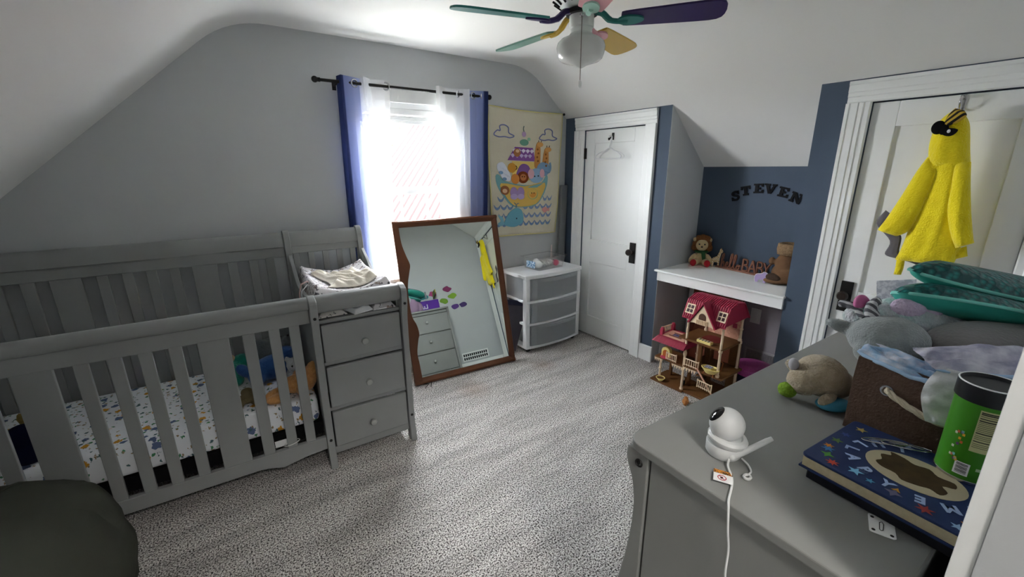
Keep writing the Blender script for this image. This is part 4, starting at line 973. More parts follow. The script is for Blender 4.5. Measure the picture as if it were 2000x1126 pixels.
for (z0, z1) in ((.105, .345), (.36, .60), (.616, .852)):
    for x0, x1 in ((.028, LD/2-.006), (LD/2+.006, LD-.028)):
        d = ob('drawer', bx(x0, -.04, z0, x1, -.016, z1), m_dr, DR, bevel=.005)
        for kx in ((x0+x1)/2,):
            ob('knob', B().lathe([(.008, 0), (.008, .008), (.0165, .016), (.0185, .024), (.015, .031), (.001, .034)], 16, TF((kx, -.016, (z0+z1)/2+.02), rx=-pi/2)), m_knob, d, smooth=50)
def DW(x, y, z=0): return Vector((-2.055+x*cos(radians(-2.2))-y*sin(radians(-2.2)), -2.492+x*sin(radians(-2.2))+y*cos(radians(-2.2)), DRZ+z))

# ---------------------------------------------------------------- baby monitor camera
m_bm = M('monitor_white', '#e3e4e4', .35, .45)
BM = empty('baby_monitor_camera', (-1.935, -2.662, DRZ+.0005), radians(213), label='white dome baby monitor camera with antenna near the dresser corner', cat='camera')
# local -y faces where the lens looks
ob('base', B().lathe([(.034, 0), (.038, .006), (.0385, .028), (.037, .031)], 32), m_bm, BM, smooth=40)
ob('collar_ring', B().lathe([(.037, .031), (.0415, .036), (.043, .044), (.039, .050), (.031, .051), (.028, .046)], 32, TF((0, 0, 0), rx=-.12)), m_bm, BM, smooth=40)
hd = ob('head', B().sphere((0, 0, .0755), .0375, 32, 22), m_bm, BM, smooth=180)
b = B(); 
Tl = TF((0, 0, .0755), rx=radians(58))
b.lathe([(.0385*sin(a_), .0385*cos(a_)) for a_ in [radians(x) for x in (30, 27, 22, 16, 10, 4, .3)]], 28, Tl, cap=False)
b2 = B().lathe([(.0381*sin(a_), .0381*cos(a_)) for a_ in [radians(x) for x in (34, 30, 24, 16, 8, .3)]], 28, TF((0, 0, .0755), rx=radians(48)), cap=False)
ob('lens_window', b2, M('gloss_black', '#0b0b0d', .08, .6), hd, smooth=180)
ob('antenna', B().tube([(.032, .012, .012), (.026, .034, .026), (.004, .082, .054), (.0, .092, .060)], [.0065, .007, .0062, .005], 12), m_bm, BM, smooth=60)
ob('antenna_joint', B().sphere((.032, .014, .014), .0085), m_bm, BM, smooth=180)
# sensor plug and cable
cab = empty('monitor_cable', (-1.935, -2.662, DRZ), label='thin white cable hanging from the baby monitor over the dresser side', cat='cable')
pts = [W for W in ((-.028, -.028, .012), (-.046, -.036, .008), (-.07, -.058, .004), (-.098, -.072, .004), (-.136, -.086, .004), (-.152, -.095, -.004), (-.156, -.102, -.05), (-.147, -.105, -.10), (-.156, -.11, -.15), (-.147, -.115, -.21), (-.168, -.12, -.265), (-.160, -.125, -.33), (-.158, -.128, -.42), (-.157, -.13, -.60), (-.157, -.13, -.88))]
ob('cord', B().tube(smoothpoly(pts, 5, closed=False), .0022, 8), m_bm, cab, smooth=60)
ob('sensor_lead', B().tube(smoothpoly([(.0, -.042, .010), (-.004, -.058, .006), (-.018, -.072, .004), (-.034, -.074, .004)], 4, closed=False), .0022, 8).tube([(-.042+.008*cos(t), -.076+.006*sin(t), .004) for t in [i*2*pi/14 for i in range(14)]], .0032, 6, closed=True), m_bm, cab, smooth=60)
tg = ob('warning_tag', bx(-.022, -.0185, 0, .017, .0185, .0006), M('tag_paper', '#ececec', .7), None, label='small white warning tag with orange band on the monitor cable', cat='tag', loc=(-2.018, -2.707, DRZ+.006), rot=(.03, .02, radians(28)))
ob('orange_band', bx(.0055, -.0185, .0006, .017, .0185, .001), M('tag_orange', '#d98a2c', .6, var=(300, '#3a2a18', .08)), tg)
ob('warning_circle', B().tube([(-.008+.008*cos(t), .002+.008*sin(t), .0008) for t in [i*2*pi/18 for i in range(18)]], .0009, 4, closed=True).tube([(-.0135, -.0035, .0008), (-.0025, .0075, .0008)], .0008, 4), M('tag_red', '#b03038', .6), tg)
ob('warning_figure', bx(-.011, .0, .0006, -.005, .005, .001), M('tag_black', '#2a2226', .6), tg)

# ---------------------------------------------------------------- board books, canister, card, clip
m_page = M('book_pages', '#cfc3a4', .8, var=(90, '#c2b594', .4)); m_cov = M('navy_cover', '#22335f', .5, .35)
BK0 = empty('black_book', (0, 0, 0), label='thin black board book underneath the lullaby book', cat='book')
BK0.location = (-1.878, -2.800, DRZ+.0005); BK0.rotation_euler = (0, 0, radians(-6))
ob('block', bx(.006, -.270, 0, .232, -.008, .026), M('black_cover', '#14151f', .45), BK0, bevel=.003)
BK = empty('lullaby_book', (-1.884, -2.796, DRZ+.0275), radians(-6), label='square navy padded board book with a lullaby title on the dresser', cat='book')
bw_, bl_ = .236, .270
ob('pages', bx(.004, -bl_+.004, .004, bw_-.004, -.004, .026), m_page, BK)
cv = ob('front_cover', B().prism([(p[0], p[1]) for p in [(x, y) for x, y in (lambda r=.012: [(bw_-r+r*cos(a), -r+r*sin(a)) for a in [i*pi/8 for i in range(5)]]+[(r+r*cos(a), -r+r*sin(a)) for a in [pi/2+i*pi/8 for i in range(5)]]+[(r+r*cos(a), -bl_+r+r*sin(a)) for a in [pi+i*pi/8 for i in range(5)]]+[(bw_-r+r*cos(a), -bl_+r+r*sin(a)) for a in [3*pi/2+i*pi/8 for i in range(5)]])()]], .026, .032, 'xy'), m_cov, BK, bevel=.002)
ob('back_cover', bx(0, -bl_, 0, bw_, 0, .004), m_cov, BK)
zt = .0322
def flat(name, poly, mat, par=cv, z=zt, t=.0005): return ob(name, B().prism(poly, z, z+t, 'xy'), mat, par)
ecx, ecy = .120, -.146
ell = lambda rx_, ry_, n=36: [(ecx+rx_*cos(i*2*pi/n), ecy+ry_*sin(i*2*pi/n)) for i in range(n)]
flat('oval_panel', ell(.060, .076), M('book_cream', '#b9ae92', .7)); 
flat('bear_picture', smoothpoly([(ecx+x*.95, ecy+y*.92) for x, y in ((.042, .030), (.044, .055), (.03, .05), (.018, .064), (-.002, .055), (-.018, .06), (-.03, .045), (-.032, .02), (-.045, .005), (-.038, -.02), (-.03, -.035), (-.035, -.052), (-.016, -.058), (.0, -.045), (.012, -.062), (.03, -.055), (.028, -.03), (.042, -.012), (.034, .01))], 3), M('book_brown_fur', '#4c3a20', .8, var=(40, '#3c2d18', .4)), z=zt+.0005)
m_btxt = M('book_title_blue', '#9fb4d8', .6)
def textmesh(s, size, bold=.0):
    cu = bpy.data.curves.new('t', 'FONT'); cu.body = s; cu.size = size; cu.align_x = 'CENTER'; cu.align_y = 'CENTER'; cu.extrude = .0003; cu.offset = bold
    o = bpy.data.objects.new('t', cu); COL.objects.link(o)
    dg = bpy.context.evaluated_depsgraph_get(); me = bpy.data.meshes.new_from_object(o.evaluated_get(dg)); bpy.data.objects.remove(o); return me
def arc_text(s, a0, a1, rx_, ry_, size, par, mat, z, name='title_letter', flip=0):
    for i, c_ in enumerate(s):
        a_ = a0+(a1-a0)*i/(len(s)-1); me = textmesh(c_, size, .0012); me.materials.clear()
        p = (ecx+rx_*cos(a_), ecy+ry_*sin(a_)); t = math.atan2(ry_*cos(a_), -rx_*sin(a_))
        ob(name, me, mat, par, loc=(p[0], p[1], z), rot=(0, 0, t+(pi if not flip else 0)))
# the title runs round the oval
arc_text('LULLABY', radians(28), radians(172), .082, .100, .031, cv, m_btxt, zt+.0004, flip=1)
arc_text('BEDTIME', radians(345), radians(200), .082, .100, .031, cv, m_btxt, zt+.0004, flip=0)
def star(cx_, cy2, r, k=5): return [(cx_+(r if i % 2 == 0 else r*.42)*cos(i*pi/k), cy2+(r if i % 2 == 0 else r*.42)*sin(i*pi/k)) for i in range(2*k)]
for (x, y, r, cl_, k) in ((.03, -.095, .014, '#79b6d6', 5), (.022, -.125, .008, '#4f93b4', 5), (.04, -.035, .013, '#4d8f3a', 4), (.062, -.025, .013, '#3f78b0', 6), (.02, -.055, .012, '#b8452f', 7), (.075, -.02, .01, '#d1842f', 6), (.11, -.02, .012, '#5a7a3a', 5), (.022, -.165, .014, '#6d6a86', 4), (.035, -.165, .008, '#d69a3a', 3), (.02, -.215, .014, '#9a3b36', 6), (.018, -.262, .010, '#8fb0cf', 5), (.034, -.275, .014, '#d08a2c', 5), (.05, -.288, .012, '#2f5a34', 6), (.15, -.02, .011, '#3c4f8c', 6), (.20, -.03, .012, '#a08a4a', 5), (.212, -.12, .010, '#8aa0c4', 5), (.214, -.19, .010, '#b06a52', 6)):
    flat('cover_motif', star(x, y*.9, r, k), M('motif_'+cl_[1:], cl_, .6))
# green canister on the far corner of the book
m_gr = M('canister_green', '#3f8a1c', .4, .4); m_blk = M('canister_lid', '#1b1c20', .35, .45)
CN = empty('snack_canister', (-1.697, -3.010, DRZ+.0605), .0, label='tall green snack canister with black lid standing on the lullaby book', cat='canister')
R_ = .043; HC = .188
ob('can_body', B().lathe([(R_-.001, 0), (R_, .002), (R_, HC)], 40), m_gr, CN, smooth=40)
ob('rim', B().lathe([(R_-.001, .0), (R_+.0012, .001), (R_+.0012, .005), (R_, .006)], 40), m_chrome, CN, smooth=40)
ld = ob('lid', B().lathe([(R_+.001, HC-.028), (R_+.0025, HC-.026), (R_+.0025, HC+.004), (R_-.001, HC+.006), (R_-.004, HC+.001), (.001, HC+.001)], 40), m_blk, CN, smooth=40)
ob('lid_ring', B().tube([((R_+.001)*cos(t), (R_+.001)*sin(t), HC+.0055) for t in [i*2*pi/40 for i in range(40)]], .0014, 6, closed=True), m_white, ld, smooth=60)
def onband(a0, a1, z0, z1, off=.0006, n=8):
    return B().loops([[((R_+off)*cos(a0+(a1-a0)*i/n), (R_+off)*sin(a0+(a1-a0)*i/n), z) for i in range(n+1)] for z in (z0, z1)], closed_ring=False, cap=False)
A0 = radians(188)   # direction that faces the camera
m_nf = M('nutrition_cream', '#c9c795', .6); m_ink = M('ink_black', '#22231f', .6)
nf = ob('nutrition_label', onband(A0-.16, A0+.75, .068, .152), m_nf, CN)
for z, hh, e in ((.137, .0022, .85), (.134, .0022, .85), (.130, .001, .8), (.1255, .0018, .88), (.121, .0022, .6), (.1175, .0009, .85), (.114, .0009, .7), (.1105, .0009, .85), (.107, .0009, .8), (.1035, .0009, .85), (.100, .0009, .7), (.096, .0020, .88), (.091, .0009, .8), (.0875, .0009, .6), (.084, .0009, .85), (.079, .0018, .88), (.074, .0009, .8), (.0705, .0009, .7), (.067, .0009, .8)):
    ob('print_line', onband(A0-.12, A0-.18+e, z+.011-hh/2, z+.011+hh/2, .0009), m_ink, nf)
bcw = ob('barcode', onband(A0-.44, A0+.04, .014, .040), m_white, CN)
for i in range(9): ob('print_line', onband(A0-.38, A0-.02, .017+i*.0024, .0172+i*.0024+(.0012 if i % 3 else .0006), .0009), m_ink, bcw)
rnd = random.Random(5)
for i in range(16):
    a_ = A0-.62+rnd.uniform(-.1, .16); z = rnd.uniform(.03, .10); c_ = ['#e0a12c', '#7fc0c0', '#6a3f7a', '#d8d8c8', '#c8603a'][i % 5]
    ob('berry_print', onband(a_, a_+.09, z, z+.005, .0008, 3), M('berry_'+c_[1:], c_, .5), CN)
ob('logo_print', onband(A0+.22, A0+.42, .030, .036, .0008), M('logo_pale', '#b9d6a8', .5), CN)
# safety pin card
cdz = empty('pin_card', (-1.906, -2.947, DRZ+.0006), radians(18), label='white rounded card with a printed pin beside the books', cat='card')
ob('card', B().prism(rrect(-.026, -.019, .026, .019, .004)[:-2]+[(-.026, -.015), (-.022, -.019), (.022, -.019), (.026, -.015)], 0, .001, 'xy'), m_white, cdz)
for x in (-.018, .018):
    for y in (-.013, .013): ob('corner_dot', B().lathe([(.003, .001), (.003, .0013)], 12, TF((x, y, 0))), m_ink, cdz)
ob('pin_print', B().tube([(-.012, .004, .0012), (.008, .003, .0012), (.012, -.001, .0012), (.006, -.003, .0012), (-.012, -.001, .0012), (-.014, .002, .0012)], .0007, 5, closed=True), m_ink, cdz)
# metal clips lying on the book
for q, (x, y, rz) in enumerate(((.185, -.075, -1.0), (.205, -.105, -1.15))):
    o = ob('metal_clip', B().tube([(.042*cos(t)*(1 if cos(t) > 0 else 1), .010*sin(t)+.004*cos(t), .0035) for t in [i*2*pi/28 for i in range(28)]], .0016, 6, closed=True).tube([(-.03, -.004, .004), (.0, .004, .005), (.03, .002, .004)], .0013, 6), m_chrome, None, label=('wire carabiner clip on the lullaby book, nearer the basket', 'wire carabiner clip on the lullaby book, nearer the canister')[q], cat='clip', group='wire clips on the book', smooth=60)
    pw = BK.location + Matrix.Rotation(radians(-6), 3, 'Z') @ Vector((x, y, .0)); o.location = (pw.x, pw.y, DRZ+.0275+.033); o.rotation_euler = (0, 0, rz)
# ================================================================ helper: where a sight line meets a vertical plane
def sight(px, py): return (r2*((px-1000)/FPX)+d2*((py-563)/FPX)+fwd)
def wx(px, py, X): d = sight(px, py); return CAM+d*((X-CAM.x)/d.x)
def wy(px, py, Y): d = sight(px, py); return CAM+d*((Y-CAM.y)/d.y)

# ================================================================ rope handled basket and the pile on it
m_bsk = M('brown_felt', '#6a564b', .9, .1, var=(60, '#5c493f', .5), bump=(180, .6, .004)); m_rope = M('cotton_rope', '#cfc4ac', .9, .1, bump=(300, .6, .003))
BS = empty('fabric_basket', (-1.585, -2.785, DRZ+.0005), radians(-4), label='brown felt basket with cotton rope handle heaped with toys on the dresser', cat='basket')
bz = .192; bxl = .31; byl = .265
def brect(o, z, t=0):
    return [(-t, t, z), (bxl+t, t, z), (bxl+t, -byl-t, z), (-t, -byl-t, z)]
b = B()
rings = []
def ring(z, out, n=10):
    p = []
    for (x0, y0, x1, y1) in ((0, 0, bxl, 0), (bxl, 0, bxl, -byl), (bxl, -byl, 0, -byl), (0, -byl, 0, 0)):
        for i in range(n):
            t = i/n; x = x0+(x1-x0)*t; y = y0+(y1-y0)*t
            bul = sin(pi*t)*out
            nx = -1 if x0 == x1 == 0 else (1 if x0 == x1 else 0); ny = 1 if y0 == y1 == 0 else (-1 if y0 == y1 else 0)
            p.append((x+nx*bul+.004*sin(z*40+t*9), y+ny*bul, z))
    return p
for z, o_ in ((0, .0), (.02, .006), (.08, .014), (.14, .010), (bz, .002)): rings.append(ring(z, o_))
for z, o_ in ((bz, -.006), (.10, -.004), (.012, -.006)): rings.append([(x*.97+bxl*.015, y*.97-byl*.015, z2) for x, y, z2 in ring(z, o_)])
b.loops(rings); ob('felt_body', b, m_bsk, BS, smooth=50)
for yy in (-.07, -.235):
    ob('grommet', B().tube([(-.011, yy+.011*cos(t), .135+.011*sin(t)) for t in [i*2*pi/18 for i in range(18)]], .0028, 6, closed=True), m_ring, BS, smooth=60)
hp = smoothpoly([(.004, -.07, .135), (-.016, -.075, .135), (-.024, -.11, .122), (-.027, -.155, .110), (-.024, -.20, .115), (-.016, -.23, .135), (.004, -.235, .135)], 6, closed=False)
hr = empty('rope_handle', parent=BS)
for k in range(3):
    pts = []
    for i, p in enumerate(hp):
        a_ = i*.55+k*2*pi/3; a0_ = Vector(hp[max(i-1, 0)]); c0_ = Vector(hp[min(i+1, len(hp)-1)]); t = (c0_-a0_).normalized(); u_ = t.cross(Vector((1, 0, 0))).normalized(); v_ = t.cross(u_)
        pts.append(Vector(p)+(u_*cos(a_)+v_*sin(a_))*.0036)
    ob('rope_strand', B().tube(pts, .0042, 7), m_rope, hr, smooth=60)
ZB = DRZ+bz   # rim height of the basket
m_gp = M('grey_plush', '#8f9696', .95, .1, var=(40, '#9aa1a1', .5), bump=(220, .8, .004), sheen=.4)
# goat-like plush head with striped horns
GT = empty('plush_goat', (-1.455, -2.805, ZB-.055), radians(-60), label='grey plush goat with striped horns on top of the basket', cat='plush toy')
plush('body', [((0, 0, .075), (.085, .07, .06)), ((-.02, -.045, .05), (.06, .04, .038)), ((.05, .04, .05), (.07, .06, .05)), ((-.088, .03, .085), (.045, .02, .018), .0, .2, -.3)], m_gp, GT, voxel=.006, fuzz=.003)
m_hs = bpy.data.materials.new('striped_horn'); m_hs.use_nodes = True
def stripes(m, c1, c2, scale, axis='Z'):
    n = m.node_tree.nodes; L = m.node_tree.links; tc = n.new('ShaderNodeTexCoord'); wv = n.new('ShaderNodeTexWave'); wv.bands_direction = axis; wv.inputs['Scale'].default_value = scale; wv.inputs['Distortion'].default_value = .6
    r = n.new('ShaderNodeValToRGB'); r.color_ramp.interpolation = 'CONSTANT'; r.color_ramp.elements[0].color = lin(c1); r.color_ramp.elements[1].position = .5; r.color_ramp.elements[1].color = lin(c2)
    L.new(tc.outputs['Object'], wv.inputs['Vector']); L.new(wv.outputs['Fac'], r.inputs['Fac']); L.new(r.outputs['Color'], bsdf(m).inputs['Base Color']); bsdf(m).inputs['Roughness'].default_value = .9
stripes(m_hs, '#55565c', '#b9babd', 28, 'DIAGONAL')
ob('horn', B().tube(smoothpoly([(-.03, .02, .118), (-.038, .028, .138), (-.034, .032, .158), (-.024, .028, .170)], 4, closed=False), [.016]*4+[.014]*4+[.011]*4+[.006], 10), m_hs, GT, smooth=60)
ob('horn', B().tube(smoothpoly([(-.045, .03, .115), (-.06, .05, .13), (-.078, .066, .138), (-.096, .078, .136)], 4, closed=False), [.014]*4+[.012]*4+[.010]*4+[.006], 10), m_hs, GT, smooth=60)
# pale rainbow unicorn behind
RB = empty('plush_unicorn', (-1.315, -2.80, ZB-.052), radians(-30), label='pale rainbow plush unicorn with pink ear behind the grey goat', cat='plush toy')
m_rb = M('rainbow_fur', '#c9c6cc', .95, .1, var=(14, '#8fb5b0', .35), bump=(140, 1, .008), sheen=.4); m_rbp = M('rainbow_lilac', '#cdbbd2', .95, .1, bump=(140, 1, .008))
plush('body', [((0, 0, .095), (.13, .07, .06)), ((-.11, .0, .105), (.055, .05, .045)), ((.08, -.02, .06), (.09, .07, .06))], m_rb, RB, voxel=.007, fuzz=.008)
plush('mane', [((-.03, -.03, .135), (.05, .03, .03)), ((.03, -.03, .135), (.04, .03, .03))], m_rbp, RB, voxel=.006, fuzz=.008)
plush('ear', [((-.135, .0, .142), (.022, .014, .03), 0, -.5)], M('pink_satin', '#c56a9b', .5, bump=(60, .2, .003)), RB, voxel=.004)
# grey cushion
GC = empty('plush_cushion', (-1.30, -2.955, ZB-.03), radians(-25), label='smooth grey plush cushion under the teal mermaid pillows', cat='cushion')
plush('cushion', [((0, 0, .055), (.15, .085, .045)), ((.10, 0, .05), (.10, .08, .045))], M('grey_velour', '#7d7a7b', .9, .1, bump=(120, .4, .004), sheen=.5), GC, voxel=.008)
# teal mermaid tail pillows
m_seq = M('teal_sequin', '#0f6b67', .35, .5, bump=(1, 0)); m_tsat = M('teal_satin', '#3cae9b', .45, .4, bump=(35, .25, .004)); m_pip = M('aqua_piping', '#7fd0c2', .6)
def sequins(m):
    n = m.node_tree.nodes; L = m.node_tree.links; tc = n.new('ShaderNodeTexCoord'); v = n.new('ShaderNodeTexVoronoi'); v.inputs['Scale'].default_value = 72
    L.new(tc.outputs['Object'], v.inputs['Vector']); r = n.new('ShaderNodeValToRGB'); r.color_ramp.elements[0].color = lin('#1b8a83'); r.color_ramp.elements[1].color = lin('#0a4a49'); r.color_ramp.elements[1].position = .6
    L.new(v.outputs['Distance'], r.inputs['Fac']); L.new(r.outputs['Color'], bsdf(m).inputs['Base Color'])
    bp = n.new('ShaderNodeBump'); bp.inputs['Strength'].default_value = .7; bp.inputs['Distance'].default_value = .006; L.new(v.outputs['Distance'], bp.inputs['Height']); L.new(bp.outputs['Normal'], bsdf(m).inputs['Normal'])
m_seq = M('teal_sequin_scales', '#0f6b67', .35, .5); sequins(m_seq)
def fluke(name, loc, rot, L_, Wd, th, label):
    root = empty(name, loc, label=label, cat='pillow', group='teal mermaid tail pillows', rot=rot)
    def half(t):  # leaf half-width
        return Wd*(sin(pi*min(1, t*.78+.02))**.75)
    n = 24; nv = 12
    def top(u, v): 
        w_ = half(u)*(2*v-1); return (u*L_, w_, th*sqrt(max(0, 1-(2*v-1)**2))*min(1, u*5)**.5)
    def bot(u, v):
        w_ = half(u)*(2*v-1); return (u*L_, w_, -th*.8*sqrt(max(0, 1-(2*v-1)**2))*min(1, u*5)**.5)
    ob('sequin_side', B().grid(top, n, nv), m_seq, root, smooth=180)
    ob('satin_side', B().grid(bot, n, nv), m_tsat, root, smooth=180)
    e = [(u/24*L_, half(u/24), .0) for u in range(24, -1, -1)]+[(u/24*L_, -half(u/24), .0) for u in range(1, 25)]
    ob('piping', B().tube(e, .0045, 6), m_pip, root, smooth=60)
fluke('mermaid_pillow', (-1.37, -2.785, ZB+.125), (radians(-16), radians(13), radians(-36)), .36, .11, .042, 'teal mermaid tail pillow, the lower of the two on the basket heap')
fluke('mermaid_pillow', (-1.30, -2.79, ZB+.175), (radians(8), radians(11), radians(-37)), .36, .09, .040, 'teal mermaid tail pillow, the upper of the two on the basket heap')
# paper leaflet and mauve cloth
p0 = [wx(1712, 548, -1.02), wx(1790, 545, -1.02), wx(1786, 602, -1.02), wx(1712, 601, -1.02)]
ob('paper_leaflet', B().add(p0+[p+Vector((.0012, 0, 0)) for p in p0], [(0, 1, 2, 3), (7, 6, 5, 4), (0, 4, 5, 1), (1, 5, 6, 2), (2, 6, 7, 3), (3, 7, 4, 0)]), M('leaflet_print', '#dfe0e6', .7, var=(70, '#b9bbc6', .15)), None, label='white printed leaflet standing behind the plush unicorn', cat='paper')
MV = empty('mauve_cloth', (-1.20, -2.845, DRZ+.02), label='mauve cloth bundled between the unicorn and the leaflet', cat='cloth')
plush('cloth', [((0, 0, .11), (.08, .06, .12)), ((.05, -.06, .09), (.10, .07, .10))], M('mauve_cotton', '#a58aa5', .9, bump=(50, .4, .005)), MV, voxel=.009)
# green yellow picture book leaning behind
q = [wx(1868, 524, -.86), wx(2040, 548, -.86), wx(2040, 610, -.86), wx(1868, 560, -.86)]
ob('picture_book', B().add(q+[p+Vector((.012, 0, 0)) for p in q], [(0, 1, 2, 3), (7, 6, 5, 4), (0, 4, 5, 1), (1, 5, 6, 2), (2, 6, 7, 3), (3, 7, 4, 0)]), M('green_book_print', '#4f8a4a', .5, var=(9, '#b3a83a', .25)), None, label='green and yellow picture book behind the mermaid pillows', cat='book')
# diapers
m_di = M('diaper_print', '#d3d6e2', .9, .1, var=(38, '#8fb4d6', .3), bump=(80, .6, .004))
m_di2 = M('diaper_stripe', '#d5d4de', .9, .1, var=(24, '#9d9cb4', .3), bump=(90, .6, .004))
def diaper(name, loc, rot, L_, W_, th, mat, label, seed):
    def fn(s_):
        def f(u, v):
            e = sqrt(max(0, 1-(2*u-1)**4))*sqrt(max(0, 1-(2*v-1)**4))
            nz = mnoise.noise(Vector((u*6+seed, v*9, seed)))
            return ((u-.5)*L_, (v-.5)*W_*(.8+.2*cos((2*u-1)*2)), s_*th*e*(.7+.6*nz)+.006*nz)
        return f
    root = empty(name, loc, label=label, cat='diaper', group='diapers heaped on the basket', rot=rot)
    ob('pad', B().grid(fn(1), 30, 14), mat, root, smooth=180); ob('backing', B().grid(fn(-1), 30, 14), mat, root, smooth=180)
    e = [((u/20-.5)*L_, -.5*W_*(.8+.2*cos((2*u/20-1)*2)), .006*mnoise.noise(Vector((u/20*6+seed, 0, seed)))) for u in range(21)]
    ob('leg_elastic', B().tube(e, [.001, .003]+[.005]*17+[.003, .001], 8), M('elastic_blue', '#a9c7e4', .8), root, smooth=60)
diaper('folded_diaper', (-1.565, -2.875, ZB+.006), (radians(18), radians(6), radians(-100)), .19, .07, .014, m_di, 'blue printed diaper lying along the basket rim', 1.3)
diaper('folded_diaper', (-1.618, -2.972, ZB-.022), (radians(8), radians(-68), radians(8)), .12, .12, .012, M('diaper_plain', '#d9d9dc', .9, bump=(60, .5, .004)), 'plain white diaper hanging over the basket rim towards the canister', 4.1)
diaper('folded_diaper', (-1.50, -2.985, ZB+.040), (radians(16), radians(0), radians(-42)), .26, .10, .018, m_di2, 'striped diaper on top of the heap above the canister', 7.7)
# cream hippo plush beside the basket
HP = empty('plush_hippo', (-1.475, -2.688, DRZ+.0005), radians(-118), label='cream plush hippo with green and blue feet beside the basket', cat='plush toy')
m_hp = M('cream_fur', '#b5a893', .95, .1, var=(50, '#a6987f', .5), bump=(200, .9, .005), sheen=.3)
plush('body', [((0, 0, .066), (.07, .062, .058)), ((0, -.055, .05), (.045, .035, .036)), ((-.045, -.06, .085), (.015, .014, .016)), ((.0, .05, .04), (.05, .05, .04))], m_hp, HP, voxel=.005, fuzz=.004)
plush('arm', [((.062, -.03, .03), (.015, .035, .014), .2, .2, .3)], m_hp, HP, voxel=.004)
plush('ear', [((-.03, -.065, .092), (.016, .012, .02))], M('hippo_grey_ear', '#b4b2b8', .9), HP, voxel=.004)
plush('green_foot', [((-.012, -.088, .022), (.027, .022, .021))], M('lime_minky', '#7ea32c', .9, bump=(160, 1, .008)), HP, voxel=.004, fuzz=.004)
plush('blue_foot', [((.065, -.01, .014), (.035, .05, .014))], M('blue_satin', '#3f8fae', .6, bump=(60, .3, .003)), HP, voxel=.004)
# purple diaper carton at the far back end of the dresser
DB = empty('diaper_carton', (-.985, -2.975, DRZ+.0005), radians(-2.2), label='purple carton standing at the back of the dresser, seen in the mirror', cat='carton')
ob('carton', bx(-.17, -.075, 0, .17, .06, .19), M('carton_purple', '#5a2a9a', .45), DB, bevel=.004)
me = textmesh('Luvs', .085, .001); me.materials.clear(); ob('brand_print', me, m_white, DB, loc=(-.07, .0604, .105), rot=(pi/2, 0, pi))
for i in range(3): ob('print_line', bx(-.15, .0602, .055-.02*i, -.03-.02*i, .0608, .062-.02*i), m_white, DB)
# ================================================================ ceiling fan
FX, FY = -1.388, -1.584
m_ew = M('enamel_white', '#e2e6e2', .3, .5); m_slot = M('slot_black', '#17171a', .6)
FN = empty('ceiling_fan', (FX, FY, 0), label='ceiling fan with five differently painted blades and a schoolhouse globe', cat='ceiling fan')
ob('ceiling_canopy', B().lathe([(.075, ZC), (.078, ZC-.03), (.06, ZC-.045), (.05, ZC-.05)], 28), m_ew, FN, smooth=40)
mh = ob('motor_housing', B().lathe([(.05, ZC-.05), (.12, ZC-.055), (.135, ZC-.075), (.135, ZC-.10), (.125, ZC-.125), (.085, ZC-.155), (.06, ZC-.165), (.055, ZC-.165)], 32), m_ew, FN, smooth=40)
for i in range(18):
    a_ = i*2*pi/18; p = [Vector(((r_+.001)*cos(a_), (r_+.001)*sin(a_), z)) for r_, z in ((.122, ZC-.130), (.092, ZC-.151))]
    ob('vent_slot', B().tube(p, .0045, 6), m_slot, mh)
hb_ = ob('flywheel', B().lathe([(.05, 2.195), (.066, 2.193), (.066, 2.176), (.05, 2.174)], 28), M('flywheel_black', '#232326', .5), FN, smooth=40)
cols = {'teal': '#2f7d78', 'seafoam': '#7fa79a', 'purple': '#372a5c', 'yellow': '#c9a53c', 'pink': '#d9a0a8', 'mint': '#a9d3c4'}
mc = {k: M('fan_'+k, v, .4, .4) for k, v in cols.items()}
ph = 2.866
spec = [('teal', 'purple'), ('seafoam', 'yellow'), ('yellow', 'pink'), ('purple', 'teal'), ('pink', 'mint')]
for i, (bc_, ic_) in enumerate(spec):
    a_ = ph-i*2*pi/5
    T = Matrix.Rotation(a_, 4, 'Z')
    Tb = T @ Matrix.Translation((0, 0, 2.15)) @ Matrix.Rotation(radians(-12), 4, 'X')
    out = [(.165, -.035), (.185, -.05), (.30, -.058), (.46, -.066), (.535, -.062), (.56, -.03), (.56, .03), (.535, .062), (.46, .066), (.30, .058), (.185, .05), (.165, .035)]
    bl = ob('blade', B().prism(smoothpoly(out, 2), -.004, .004, 'xy', Tb), mc[bc_], FN, bevel=.001)
    ar = B(); ar.tube([T @ Vector(p) for p in smoothpoly([(.055, 0, 2.185), (.085, .004, 2.178), (.115, .006, 2.152), (.15, .0, 2.142), (.19, 0, 2.141)], 4, closed=False)], [.013]*9+[.011]*8, 8)
    ar.prism(smoothpoly([(.15, -.012), (.175, -.03), (.215, -.03), (.25, -.012), (.25, .012), (.215, .03), (.175, .03), (.15, .012)], 3), -.011, -.004, 'xy', Tb)
    ir = ob('blade_iron', ar, mc[ic_], FN, smooth=40)
    for yy, xx in ((-.018, .20), (.018, .20), (0, .235)): ob('screw', B().lathe([(.005, .004), (.005, .007), (.003, .008)], 8, Tb @ Matrix.Translation((xx, yy, 0))), m_chrome, ir)
ob('light_fitter', B().lathe([(.052, 2.176), (.052, 2.13), (.046, 2.125), (.046, 2.105), (.05, 2.10)], 28), m_ew, FN, smooth=40)
m_globe = M('milk_glass', '#dcdedb', .12, .5)
ob('glass_globe', B().lathe([(.042, 2.118), (.046, 2.108), (.055, 2.098), (.085, 2.085), (.099, 2.072), (.104, 2.055), (.100, 2.03), (.094, 2.012), (.082, 2.002), (.055, 1.994), (.03, 1.986), (.012, 1.976), (.001, 1.973)], 40), m_globe, FN, smooth=60)
cx2, cy2 = -.038, -.040
